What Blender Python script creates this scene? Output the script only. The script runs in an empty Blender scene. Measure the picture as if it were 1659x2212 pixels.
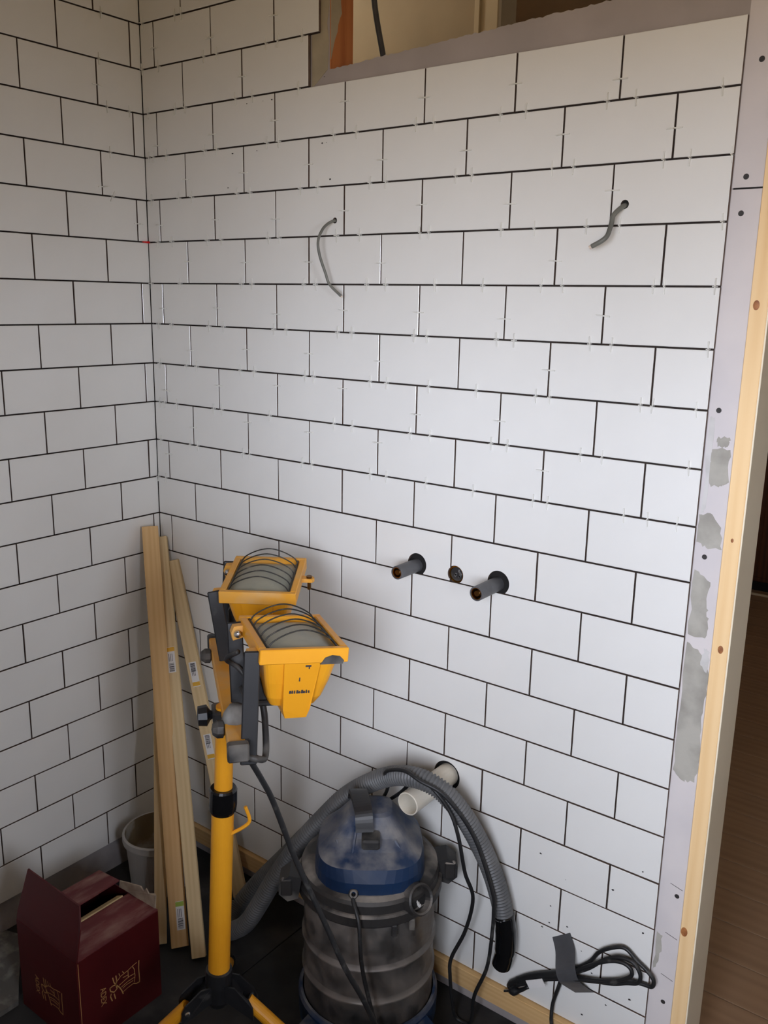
import bpy, bmesh, math, random
from mathutils import Vector, Matrix
from mathutils.geometry import tessellate_polygon
random.seed(7)
D = bpy.data
SC = bpy.context.scene
COL = SC.collection
V = Vector
# ------------------------------------------------------------------ camera
cam_d = D.cameras.new('camera'); cam = D.objects.new('camera', cam_d); COL.objects.link(cam)
CAM = V((1.93195, -1.53984, 1.59304))
yaw, pitch, roll = 2.21398704, -0.233697937, 0.0189187
fw = V((math.cos(pitch)*math.cos(yaw), math.cos(pitch)*math.sin(yaw), math.sin(pitch)))
r0 = V((math.sin(yaw), -math.cos(yaw), 0)); u0 = r0.cross(fw)
rv = math.cos(roll)*r0 + math.sin(roll)*u0; uv = -math.sin(roll)*r0 + math.cos(roll)*u0
cam.matrix_world = Matrix(((rv.x, uv.x, -fw.x, CAM.x), (rv.y, uv.y, -fw.y, CAM.y), (rv.z, uv.z, -fw.z, CAM.z), (0, 0, 0, 1)))
cam_d.sensor_fit = 'HORIZONTAL'; cam_d.sensor_width = 36.0; cam_d.lens = 1916.724/1659*36.0
cam_d.clip_start = 0.02
SC.camera = cam
# ------------------------------------------------------------------ light and exposure
SC.view_settings.view_transform = 'Standard'; SC.view_settings.look = 'None'
SC.view_settings.exposure = -0.36; SC.view_settings.gamma = 1.0; SC.view_settings.use_curve_mapping = False
SC.cycles.use_denoising = True
SC.cycles.max_bounces = 7; SC.cycles.diffuse_bounces = 5; SC.cycles.glossy_bounces = 3; SC.cycles.transmission_bounces = 4; SC.cycles.transparent_max_bounces = 8
SC.cycles.use_adaptive_sampling = True; SC.cycles.adaptive_min_samples = 16; SC.cycles.adaptive_threshold = 0.05
SC.cycles.caustics_reflective = False; SC.cycles.caustics_refractive = False
SC.cycles.sample_clamp_indirect = 6.0
WIN_X0, WIN_X1, WIN_Z0, WIN_Z1, BACK = 1.52, 2.50, 1.05, 1.93, -2.0
W2_Y0, W2_Y1, W2_Z0, W2_Z1 = -1.70, -1.26, 1.00, 1.90  # opening of the added side window, sized to lift the left wall
SKY_STRENGTH = 40.0
world = D.worlds.new('world'); SC.world = world; world.use_nodes = True
nt = world.node_tree; nt.nodes.clear()
wo = nt.nodes.new('ShaderNodeOutputWorld'); bg = nt.nodes.new('ShaderNodeBackground')
tc = nt.nodes.new('ShaderNodeTexCoord'); sx = nt.nodes.new('ShaderNodeSeparateXYZ'); rp = nt.nodes.new('ShaderNodeValToRGB')
nt.links.new(tc.outputs['Generated'], sx.inputs[0]); mr = nt.nodes.new('ShaderNodeMapRange'); mr.inputs['From Min'].default_value = -1.0; nt.links.new(sx.outputs['Z'], mr.inputs['Value']); nt.links.new(mr.outputs[0], rp.inputs[0])
rp.color_ramp.elements[0].position = 0.42; rp.color_ramp.elements[0].color = (0.27, 0.215, 0.145, 1)
rp.color_ramp.elements[1].position = 0.47; rp.color_ramp.elements[1].color = (0.89, 0.945, 1.09, 1)
nt.links.new(rp.outputs[0], bg.inputs[0]); bg.inputs[1].default_value = SKY_STRENGTH; nt.links.new(bg.outputs[0], wo.inputs[0])
pl = D.lights.new('window_portal', 'AREA'); pl.shape = 'RECTANGLE'; pl.size = WIN_X1-WIN_X0; pl.size_y = WIN_Z1-WIN_Z0; pl.cycles.is_portal = True
plo = D.objects.new('window_portal', pl); COL.objects.link(plo)
plo.location = ((WIN_X0+WIN_X1)/2, BACK-.06, (WIN_Z0+WIN_Z1)/2); plo.rotation_euler = (math.pi/2, 0, 0)

pl2 = D.lights.new('added_window_portal', 'AREA'); pl2.shape = 'RECTANGLE'; pl2.size = W2_Z1-W2_Z0; pl2.size_y = W2_Y1-W2_Y0; pl2.cycles.is_portal = True
plo2 = D.objects.new('added_window_portal', pl2); COL.objects.link(plo2)
plo2.location = (2.81, (W2_Y0+W2_Y1)/2, (W2_Z0+W2_Z1)/2); plo2.rotation_euler = (0, math.pi/2, 0)

# ------------------------------------------------------------------ materials
def lin(c):
    return tuple((x/255/12.92 if x/255 <= .04045 else ((x/255+.055)/1.055)**2.4) for x in c) + (1,)
def mat(name, col, rough=.5, metal=0., col2=None, scale=8, lo=.4, hi=.62, stretch=(1, 1, 1), detail=5, bump=0., bscale=60, dust=None, spec=.5, trans=0., dmax=1., settle=False):
    m = D.materials.new(name); m.use_nodes = True; n = m.node_tree; b = n.nodes['Principled BSDF']
    b.inputs['Roughness'].default_value = rough; b.inputs['Metallic'].default_value = metal
    b.inputs['Specular IOR Level'].default_value = spec
    b.inputs['Base Color'].default_value = lin(col)
    t = n.nodes.new('ShaderNodeTexCoord'); mp = n.nodes.new('ShaderNodeMapping'); mp.inputs['Scale'].default_value = stretch
    n.links.new(t.outputs['Object'], mp.inputs[0])
    def noise(s, d=detail):
        x = n.nodes.new('ShaderNodeTexNoise'); x.inputs['Scale'].default_value = s; x.inputs['Detail'].default_value = d
        n.links.new(mp.outputs[0], x.inputs['Vector']); return x
    def rng(src, a, c):
        x = n.nodes.new('ShaderNodeMapRange'); x.inputs['From Min'].default_value = a; x.inputs['From Max'].default_value = c
        n.links.new(src, x.inputs['Value']); return x.outputs[0]
    def mix(f, a, c):
        x = n.nodes.new('ShaderNodeMix'); x.data_type = 'RGBA'; n.links.new(f, x.inputs[0])
        if isinstance(a, tuple): x.inputs[6].default_value = a
        else: n.links.new(a, x.inputs[6])
        if isinstance(c, tuple): x.inputs[7].default_value = c
        else: n.links.new(c, x.inputs[7])
        return x.outputs[2]
    out = None
    if col2:
        out = mix(rng(noise(scale).outputs[0], lo, hi), lin(col), lin(col2))
    if dust:
        dc, ds, dl, dh = dust
        f = rng(noise(ds, 10).outputs[0], dl, dh)
        fm_ = n.nodes.new('ShaderNodeMath'); fm_.operation = 'MULTIPLY'; fm_.inputs[1].default_value = dmax; n.links.new(f, fm_.inputs[0]); f = fm_.outputs[0]
        if settle:      # dust lies on faces that look up
            gn = n.nodes.new('ShaderNodeNewGeometry'); sz_ = n.nodes.new('ShaderNodeSeparateXYZ'); n.links.new(gn.outputs['Normal'], sz_.inputs[0])
            up = rng(sz_.outputs['Z'], .30, .62); f2 = n.nodes.new('ShaderNodeMath'); f2.operation = 'MULTIPLY'; n.links.new(f, f2.inputs[0]); n.links.new(up, f2.inputs[1]); f = f2.outputs[0]
        out = mix(f, out if out else lin(col), lin(dc))
        rr = n.nodes.new('ShaderNodeMapRange'); rr.inputs['To Min'].default_value = rough; rr.inputs['To Max'].default_value = .9
        n.links.new(f, rr.inputs['Value']); n.links.new(rr.outputs[0], b.inputs['Roughness'])
        if metal:
            rm = n.nodes.new('ShaderNodeMapRange'); rm.inputs['To Min'].default_value = metal; rm.inputs['To Max'].default_value = 0.05
            n.links.new(f, rm.inputs['Value']); n.links.new(rm.outputs[0], b.inputs['Metallic'])
    if out: n.links.new(out, b.inputs['Base Color'])
    if bump:
        bp = n.nodes.new('ShaderNodeBump'); bp.inputs['Strength'].default_value = bump; bp.inputs['Distance'].default_value = .002
        n.links.new(noise(bscale).outputs[0], bp.inputs['Height']); n.links.new(bp.outputs[0], b.inputs['Normal'])
    if trans: b.inputs['Transmission Weight'].default_value = trans
    return m
def wood(name, c1, c2, c3, grain=26, ring=5):
    m = D.materials.new(name); m.use_nodes = True; n = m.node_tree; b = n.nodes['Principled BSDF']
    b.inputs['Roughness'].default_value = .62; b.inputs['Specular IOR Level'].default_value = .3
    t = n.nodes.new('ShaderNodeTexCoord'); mp = n.nodes.new('ShaderNodeMapping'); mp.inputs['Scale'].default_value = (1, 1, .05)
    n.links.new(t.outputs['Object'], mp.inputs[0])
    a = n.nodes.new('ShaderNodeTexNoise'); a.inputs['Scale'].default_value = grain*4; a.inputs['Detail'].default_value = 6; n.links.new(mp.outputs[0], a.inputs['Vector'])
    w = n.nodes.new('ShaderNodeTexWave'); w.inputs['Scale'].default_value = grain; w.inputs['Distortion'].default_value = 5; w.inputs['Detail'].default_value = 2; n.links.new(mp.outputs[0], w.inputs['Vector'])
    k = n.nodes.new('ShaderNodeTexVoronoi'); k.inputs['Scale'].default_value = ring; n.links.new(t.outputs['Object'], k.inputs['Vector'])
    kr = n.nodes.new('ShaderNodeMapRange'); kr.inputs['From Min'].default_value = .05; kr.inputs['From Max'].default_value = .09; kr.inputs['To Min'].default_value = .75; kr.inputs['To Max'].default_value = 0
    n.links.new(k.outputs['Distance'], kr.inputs['Value'])
    def mix(f, A, B):
        x = n.nodes.new('ShaderNodeMix'); x.data_type = 'RGBA'; n.links.new(f, x.inputs[0])
        for i, q in ((6, A), (7, B)):
            if isinstance(q, tuple): x.inputs[i].default_value = q
            else: n.links.new(q, x.inputs[i])
        return x.outputs[2]
    o = mix(w.outputs['Fac'], lin(c1), lin(c2)); 
    ar = n.nodes.new('ShaderNodeMapRange'); ar.inputs['From Min'].default_value = .45; ar.inputs['From Max'].default_value = .75; n.links.new(a.outputs[0], ar.inputs['Value'])
    o = mix(ar.outputs[0], o, lin(c1)); o = mix(kr.outputs[0], o, lin(c3))
    n.links.new(o, b.inputs['Base Color'])
    return m
M = {}
M['tile'] = mat('glazed_tile', (231, 230, 226), .13, col2=(226, 225, 221), scale=3, spec=.5)
M['adhesive'] = mat('tile_adhesive', (52, 42, 36), .95, col2=(36, 29, 26), scale=30)
M['tile_edge'] = mat('raw_tile_edge', (104, 84, 72), .9, col2=(84, 68, 60), scale=30)
M['board'] = mat('plasterboard', (214, 207, 205), .9, col2=(204, 198, 198), scale=5, bump=.15)
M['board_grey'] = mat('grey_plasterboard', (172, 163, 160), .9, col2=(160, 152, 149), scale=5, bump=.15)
M['filler'] = mat('joint_filler', (176, 172, 162), .9, col2=(150, 146, 137), scale=14, bump=.4)
M['fillerw'] = mat('pale_filler', (206, 203, 200), .9, col2=(190, 188, 184), scale=18, bump=.3)
M['plaster_grey'] = mat('grey_plaster', (172, 167, 167), .9, col2=(152, 147, 147), scale=9, bump=.3)
M['plaster_beige'] = mat('beige_plaster', (176, 164, 140), .9, col2=(160, 150, 128), scale=9, bump=.3)
M['paint'] = mat('white_paint', (222, 219, 212), .7, col2=(214, 210, 202), scale=4)
M['roomdark'] = mat('unfinished_back_wall', (205, 190, 168), .9)
M['roomside'] = mat('unfinished_side_wall', (214, 203, 186), .9)
M['ceil'] = mat('timber_ceiling', (224, 198, 158), .85)
M['jamb_paint'] = mat('cream_jamb_paint', (238, 226, 200), .5, col2=(230, 217, 190), scale=5)
M['hallwall'] = mat('beige_wall_paint', (166, 151, 126), .8, col2=(158, 143, 118), scale=3)
M['halldark'] = mat('brown_wall_paint', (212, 190, 160), .85, col2=(204, 182, 152), scale=3)
M['halltrim'] = mat('cream_trim_paint', (196, 180, 148), .6)
M['floor'] = mat('black_membrane', (46, 44, 43), .75, col2=(30, 29, 29), scale=6, dust=((92, 88, 84), 5, .56, .9), bump=.3, bscale=120)
M['pine'] = wood('raw_pine', (240, 206, 156), (233, 195, 142), (186, 132, 82), 16, 4)
M['knot'] = mat('pine_knot', (172, 112, 64), .6, col2=(136, 82, 44), scale=90)
M['pineA'] = wood('yellow_batten_pine', (220, 182, 128), (212, 171, 116), (140, 92, 54), 24, 7)
M['pineB'] = wood('pale_batten_pine', (218, 194, 150), (208, 182, 136), (128, 92, 58), 24, 8)
M['stud'] = wood('old_orange_stud', (192, 120, 66), (168, 98, 50), (110, 60, 30), 40, 9)
M['hallboard'] = wood('dark_floorboard', (150, 120, 92), (138, 109, 83), (90, 70, 52), 8, 1)
M['cabinet'] = wood('dark_cabinet_wood', (92, 52, 28), (70, 38, 20), (40, 20, 12), 12, 3)
M['yellow'] = mat('yellow_enamel', (230, 160, 36), .38, col2=(222, 150, 30), scale=6, dust=((206, 172, 120), 9, .60, .86))
M['yellowd'] = mat('dusty_yellow_enamel', (226, 158, 42), .5, col2=(214, 156, 66), scale=10, dust=((204, 178, 136), 12, .5, .8))
M['black'] = mat('black_plastic', (26, 26, 28), .42, col2=(34, 34, 36), scale=9, dust=((120, 118, 114), 14, .62, .9))
M['blackgloss'] = mat('glossy_black_plastic', (14, 14, 15), .16, dust=((90, 88, 84), 20, .72, .95))
M['blackd'] = mat('dusty_black_plastic', (40, 39, 39), .55, dust=((128, 122, 114), 9, .48, .75))
M['grit'] = mat('plaster_dust', (132, 130, 126), .9, col2=(96, 95, 93), scale=30)
M['lens'] = mat('dusty_lens_glass', (158, 154, 136), .35, col2=(136, 138, 124), scale=14, dust=((176, 170, 150), 22, .5, .8))
M['wire'] = mat('guard_wire', (52, 50, 46), .45, metal=.6, dust=((110, 104, 96), 60, .55, .8))
M['steel'] = mat('bolt_steel', (190, 190, 190), .25, metal=1.)
M['brass'] = mat('brass', (176, 132, 62), .25, metal=1.)
M['brassd'] = mat('dark_brass_thread', (110, 78, 40), .35, metal=.9)
M['pipegrey'] = mat('grey_pipe_sleeve', (74, 74, 76), .5, col2=(86, 86, 88), scale=20, dust=((140, 138, 134), 30, .62, .9))
M['dark'] = mat('hole_dark', (18, 16, 15), .9)
M['pvc'] = mat('white_pvc', (226, 220, 206), .35, col2=(216, 208, 192), scale=12)
M['cable'] = mat('grey_cable', (114, 114, 106), .5, col2=(98, 99, 93), scale=20)
M['cablew'] = mat('cable_core_white', (216, 200, 184), .6)
M['cord'] = mat('black_cord', (28, 28, 29), .5, dust=((96, 94, 90), 40, .58, .9))
M['tape'] = mat('grey_duct_tape', (84, 84, 86), .4, col2=(72, 72, 74), scale=12, bump=.3)
M['spacer'] = mat('milky_spacer_plastic', (240, 239, 232), .3, trans=.2)
M['red'] = mat('red_plastic', (214, 28, 30), .4)
M['bucket'] = mat('off_white_bucket', (186, 184, 180), .5, col2=(172, 168, 164), scale=7, dust=((120, 96, 72), 13, .62, .72))
M['bucketin'] = mat('bucket_residue', (124, 108, 82), .85, col2=(164, 158, 146), scale=12, lo=.5, hi=.62)
M['box'] = mat('maroon_card', (78, 11, 15), .5, col2=(70, 9, 12), scale=5)
M['boxd'] = mat('dusty_maroon_card', (96, 34, 38), .75, col2=(112, 52, 52), scale=6, stretch=(3, 1, 1), dust=((142, 108, 98), 12, .46, .75))
M['card'] = mat('raw_card', (196, 172, 128), .85, col2=(180, 156, 116), scale=20)
M['torn'] = mat('torn_card', (168, 152, 132), .9, col2=(140, 122, 106), scale=30)
M['gold'] = mat('gold_print', (186, 142, 88), .5)
M['offcut'] = mat('dusty_board_offcut', (92, 88, 82), .9, col2=(86, 84, 80), scale=16, dust=((146, 142, 134), 24, .5, .8))
M['drum'] = mat('dusty_steel_drum', (150, 146, 142), .28, metal=.8, col2=(92, 87, 84), scale=7, lo=.38, hi=.7, dust=((128, 118, 110), 13, .42, .72))
M['blue'] = mat('blue_vacuum_shell', (22, 47, 80), .42, col2=(18, 39, 68), scale=5, dust=((140, 137, 133), 17, .40, .70), dmax=.8, settle=True)
M['lid'] = mat('dusty_lid_plastic', (44, 42, 41), .5, dust=((142, 134, 125), 13, .38, .66), settle=True)
M['hose'] = mat('grey_ribbed_hose', (102, 102, 102), .5, col2=(86, 87, 88), scale=14, dust=((128, 126, 122), 16, .62, .9))
M['sticker'] = mat('white_sticker', (226, 224, 222), .5)
M['ink'] = mat('barcode_ink', (42, 40, 48), .6)
M['ochre'] = mat('ochre_sticker', (224, 172, 52), .5)
M['green'] = mat('green_sticker', (150, 176, 40), .5)
M['screw'] = mat('black_screw', (46, 43, 42), .6)
M['pencil'] = mat('pencil_line', (96, 90, 90), .8)

# ------------------------------------------------------------------ helpers
def link(name, bm, m, parent=None, smooth=False, kind=None, mw=None):
    me = D.meshes.new(name); bm.normal_update(); bm.to_mesh(me); bm.free()
    if smooth:
        for p in me.polygons: p.use_smooth = True
    for mm in (m if isinstance(m, (list, tuple)) else [m]): me.materials.append(M[mm] if isinstance(mm, str) else mm)
    return inst(name, me, parent, kind, mw)
def inst(name, me, parent=None, kind=None, mw=None):
    o = D.objects.new(name, me); COL.objects.link(o)
    if mw is not None: o.matrix_world = mw
    if parent is not None:
        o.parent = parent
        o.matrix_parent_inverse = parent.get('_pm_', None) and Matrix() or PM[parent.name].inverted()
    if kind: o['kind'] = kind
    if parent is None and mw is None: PM[o.name] = Matrix()
    elif mw is not None: PM[o.name] = Matrix(mw) if parent is None else Matrix(mw)
    else: PM[o.name] = Matrix()
    return o
PM = {}
def thing(name, loc, label, cat, group=None):
    o = D.objects.new(name, None); COL.objects.link(o); o.location = loc; o.empty_display_size = .02
    PM[o.name] = Matrix.Translation(V(loc))
    return tag(o, label, cat, group)
def tag(o, label, cat, group=None):
    o['label'] = label; o['category'] = cat
    if group: o['group'] = group
    return o
def structure(o, label=None):
    o['kind'] = 'structure'
    if label: o['label'] = label
    return o
def box(bm, lo, hi, mx=None, bev=0., mi=0):
    vs = [bm.verts.new((x, y, z)) for x in (lo[0], hi[0]) for y in (lo[1], hi[1]) for z in (lo[2], hi[2])]
    fs = [bm.faces.new([vs[i] for i in q]) for q in ((0, 1, 3, 2), (4, 6, 7, 5), (0, 4, 5, 1), (2, 3, 7, 6), (0, 2, 6, 4), (1, 5, 7, 3))]
    for f in fs: f.material_index = mi
    if bev:
        es = list({e for f in fs for e in f.edges})
        rb = bmesh.ops.bevel(bm, geom=es, offset=bev, segments=1, affect='EDGES', clamp_overlap=True)
        vs = list({v for f in rb['faces'] for v in f.verts})
    if mx is not None: bmesh.ops.transform(bm, matrix=mx, verts=list({v for v in vs if v.is_valid}))
    return vs
def cbox(lo, hi, bev=0., mx=None):
    bm = bmesh.new(); box(bm, lo, hi, None, bev)
    if mx is not None: bmesh.ops.transform(bm, matrix=mx, verts=bm.verts[:])
    return bm
def catmull(pts, n=8):
    pts = [V(p) for p in pts]; out = []
    for i in range(len(pts)-1):
        p0 = pts[i-1] if i else pts[0]*2-pts[1]; p1, p2 = pts[i], pts[i+1]; p3 = pts[i+2] if i+2 < len(pts) else p2*2-p1
        for k in range(n):
            t = k/n
            out.append(.5*((2*p1)+(p2-p0)*t+(2*p0-5*p1+4*p2-p3)*t*t+(3*p1-p0-3*p2+p3)*t**3))
    out.append(pts[-1]); return out
def resample(pts, step):
    out = [pts[0]]; acc = 0.
    for a, b in zip(pts, pts[1:]):
        L = (b-a).length
        if L < 1e-9: continue
        d = step-acc
        while d <= L:
            out.append(a.lerp(b, d/L)); d += step
        acc = (acc+L) % step
    return out
def sweep(bm, pts, rad, n=10, cap=True, flat=1.):
    pts = [V(p) for p in pts]; rings = []
    t = (pts[1]-pts[0]).normalized(); nrm = t.orthogonal().normalized()
    for i, p in enumerate(pts):
        a = pts[max(0, i-1)]; b = pts[min(len(pts)-1, i+1)]; t2 = (b-a).normalized()
        nrm = (nrm-t2*nrm.dot(t2)).normalized(); bn = t2.cross(nrm)
        r = rad(i) if callable(rad) else rad
        rings.append([bm.verts.new(p+(nrm*math.cos(2*math.pi*k/n)+bn*math.sin(2*math.pi*k/n)*flat)*r) for k in range(n)])
    for A, B in zip(rings, rings[1:]):
        for k in range(n): bm.faces.new((A[k], A[(k+1) % n], B[(k+1) % n], B[k]))
    if cap:
        bm.faces.new(rings[0][::-1]); bm.faces.new(rings[-1])
    return rings
def tube(pts, rad, n=10, sm=8, cap=True):
    bm = bmesh.new(); sweep(bm, catmull(pts, sm) if sm else pts, rad, n, cap); return bm
def lathe(prof, n=32, mx=None, bm=None):
    bm = bm or bmesh.new(); rings = []; new = []
    for r, z in prof:
        if r < 1e-6: ring = [bm.verts.new((0, 0, z))]
        else: ring = [bm.verts.new((r*math.cos(2*math.pi*k/n), r*math.sin(2*math.pi*k/n), z)) for k in range(n)]
        rings.append(ring); new += ring
    for A, B in zip(rings, rings[1:]):
        if len(A) == 1 and len(B) == 1: continue
        for k in range(n):
            k2 = (k+1) % n
            if len(A) == 1: bm.faces.new((A[0], B[k2], B[k]))
            elif len(B) == 1: bm.faces.new((A[k], A[k2], B[0]))
            else: bm.faces.new((A[k], A[k2], B[k2], B[k]))
    if mx is not None: bmesh.ops.transform(bm, matrix=mx, verts=new)
    return bm
def prism(poly, ext, bm=None):
    """3-D polygon pushed along ext"""
    bm = bm or bmesh.new(); ext = V(ext); a = [bm.verts.new(p) for p in poly]; b = [bm.verts.new(V(p)+ext) for p in poly]
    n = len(poly); bm.faces.new(a); bm.faces.new(b[::-1])
    for i in range(n): bm.faces.new((a[i], b[i], b[(i+1) % n], a[(i+1) % n]))
    bmesh.ops.recalc_face_normals(bm, faces=bm.faces[:]); return bm
def frame(o, x, y=None, z=None):
    o, x = V(o), V(x).normalized(); z = V(z).normalized(); x = (x-z*x.dot(z)).normalized(); y = z.cross(x)
    return Matrix(((x.x, y.x, z.x, o.x), (x.y, y.y, z.y, o.y), (x.z, y.z, z.z, o.z), (0, 0, 0, 1)))
def axis(a, b):
    a, b = V(a), V(b); z = (b-a).normalized(); x = z.orthogonal(); return frame(a, x, z=z)
def rag(a, b, n, amp, axis_i, fixed=None):
    return [tuple(V(a).lerp(V(b), i/n)[k]+(random.uniform(-amp, amp) if k == axis_i and 0 < i < n else 0) for k in range(3)) for i in range(n+1)]

# ------------------------------------------------------------------ the setting
H = 0.102526; Z0 = 1.62589; W = 1.46365; P = 0.202; G = 0.0034; TH = 0.0075
JB = -15                                   # lowest tile joint
def zj(j): return Z0+j*H
CEIL = 2.5
# floor: two dark panels with a seam
fl = structure(link('floor', cbox((-.1, BACK-.2, -.06), (2.9, .12, -.004)), 'dark'))
for x0, x1 in ((-.012, .5755), (.5785, 1.20), (1.203, 2.75)):
    link('floor_panel', cbox((x0, BACK, -.004), (x1, .0995 if x0 > 1 else .010, 0), .0008), 'floor', fl)
# left wall (window further along it)
wl = structure(link('wall_left', cbox((-.2, -2.35, -.02), (-.010, .2, CEIL)), 'plaster_grey'))
# right wall: pony wall with an opening above, door to the right
top = rag((.605, .010, 2.066), (1.515, .010, 2.108), 130, .0018, 2)
poly = [(-.010, .010, -.02), (1.512, .010, -.02)] + [(1.512, .010, 2.108)] + top[::-1][1:] + [(.605, .010, CEIL), (-.010, .010, CEIL)]
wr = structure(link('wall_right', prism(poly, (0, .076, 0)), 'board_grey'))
bm = bmesh.new(); box(bm, (1.57, .010, 2.06), (2.42, .1, CEIL)); box(bm, (2.42, .010, -.02), (2.8, .1, CEIL)); box(bm, (.605, .010, 2.44), (1.57, .1, CEIL))
structure(link('wall_door', bm, 'paint'))
bm = bmesh.new()
for lo, hi in (((-.2, BACK-.2, -.02), (WIN_X0, BACK, CEIL)), ((WIN_X1, BACK-.2, -.02), (2.9, BACK, CEIL)), ((WIN_X0, BACK-.2, -.02), (WIN_X1, BACK, WIN_Z0)), ((WIN_X0, BACK-.2, WIN_Z1), (WIN_X1, BACK, CEIL))):
    box(bm, lo, hi)
structure(link('wall_back', bm, 'roomdark'))
bm = bmesh.new()
for lo, hi in (((2.75, W2_Y1, -.02), (2.9, .1, CEIL)), ((2.75, BACK, -.02), (2.9, W2_Y0, CEIL)), ((2.75, W2_Y0, -.02), (2.9, W2_Y1, W2_Z0)), ((2.75, W2_Y0, W2_Z1), (2.9, W2_Y1, CEIL))):
    box(bm, lo, hi)
structure(link('wall_side', bm, 'roomside'))
structure(link('ceiling', cbox((-.2, BACK-.2, CEIL), (2.9, .1, CEIL+.05)), 'ceil'))
# window_1 (behind the camera, gives the daylight)
win = structure(link('window_1', bmesh.new(), 'paint'))
XM = (WIN_X0+WIN_X1)/2; yA, yB = BACK-.13, BACK-.07
for lo, hi in (((WIN_X0, yA, WIN_Z0), (WIN_X0+.06, yB, WIN_Z1)), ((WIN_X1-.06, yA, WIN_Z0), (WIN_X1, yB, WIN_Z1)), ((WIN_X0, yA, WIN_Z0), (WIN_X1, yB, WIN_Z0+.06)),
               ((WIN_X0, yA, WIN_Z1-.06), (WIN_X1, yB, WIN_Z1)), ((XM-.03, yA+.01, WIN_Z0), (XM+.03, yB-.01, WIN_Z1))):
    link('window_frame', cbox(lo, hi, .004), 'paint', win)
gm = D.materials.new('window_glass'); gm.use_nodes = True; n = gm.node_tree; n.nodes.clear()
o_ = n.nodes.new('ShaderNodeOutputMaterial'); mx_ = n.nodes.new('ShaderNodeMixShader'); tr_ = n.nodes.new('ShaderNodeBsdfTransparent'); gl_ = n.nodes.new('ShaderNodeBsdfGlossy'); fr_ = n.nodes.new('ShaderNodeFresnel')
gl_.inputs['Roughness'].default_value = .02; n.links.new(fr_.outputs[0], mx_.inputs[0]); n.links.new(tr_.outputs[0], mx_.inputs[1]); n.links.new(gl_.outputs[0], mx_.inputs[2]); n.links.new(mx_.outputs[0], o_.inputs[0])
M['glass'] = gm
for a, b in ((WIN_X0+.05, XM-.02), (XM+.02, WIN_X1-.05)):
    link('pane', cbox((a, BACK-.102, WIN_Z0+.05), (b, BACK-.098, WIN_Z1-.05)), 'glass', win)
added_win = structure(link('added_side_window', bmesh.new(), 'paint'))  # unseen side window, added to brighten the left wall
for lo, hi in (((2.82, W2_Y0, W2_Z0), (2.87, W2_Y0+.05, W2_Z1)), ((2.82, W2_Y1-.05, W2_Z0), (2.87, W2_Y1, W2_Z1)), ((2.82, W2_Y0, W2_Z0), (2.87, W2_Y1, W2_Z0+.05)), ((2.82, W2_Y0, W2_Z1-.05), (2.87, W2_Y1, W2_Z1))):
    link('window_frame', cbox(lo, hi, .004), 'paint', added_win)
link('pane', cbox((2.843, W2_Y0+.04, W2_Z0+.04), (2.847, W2_Y1-.04, W2_Z1-.04)), 'glass', added_win)

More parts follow.
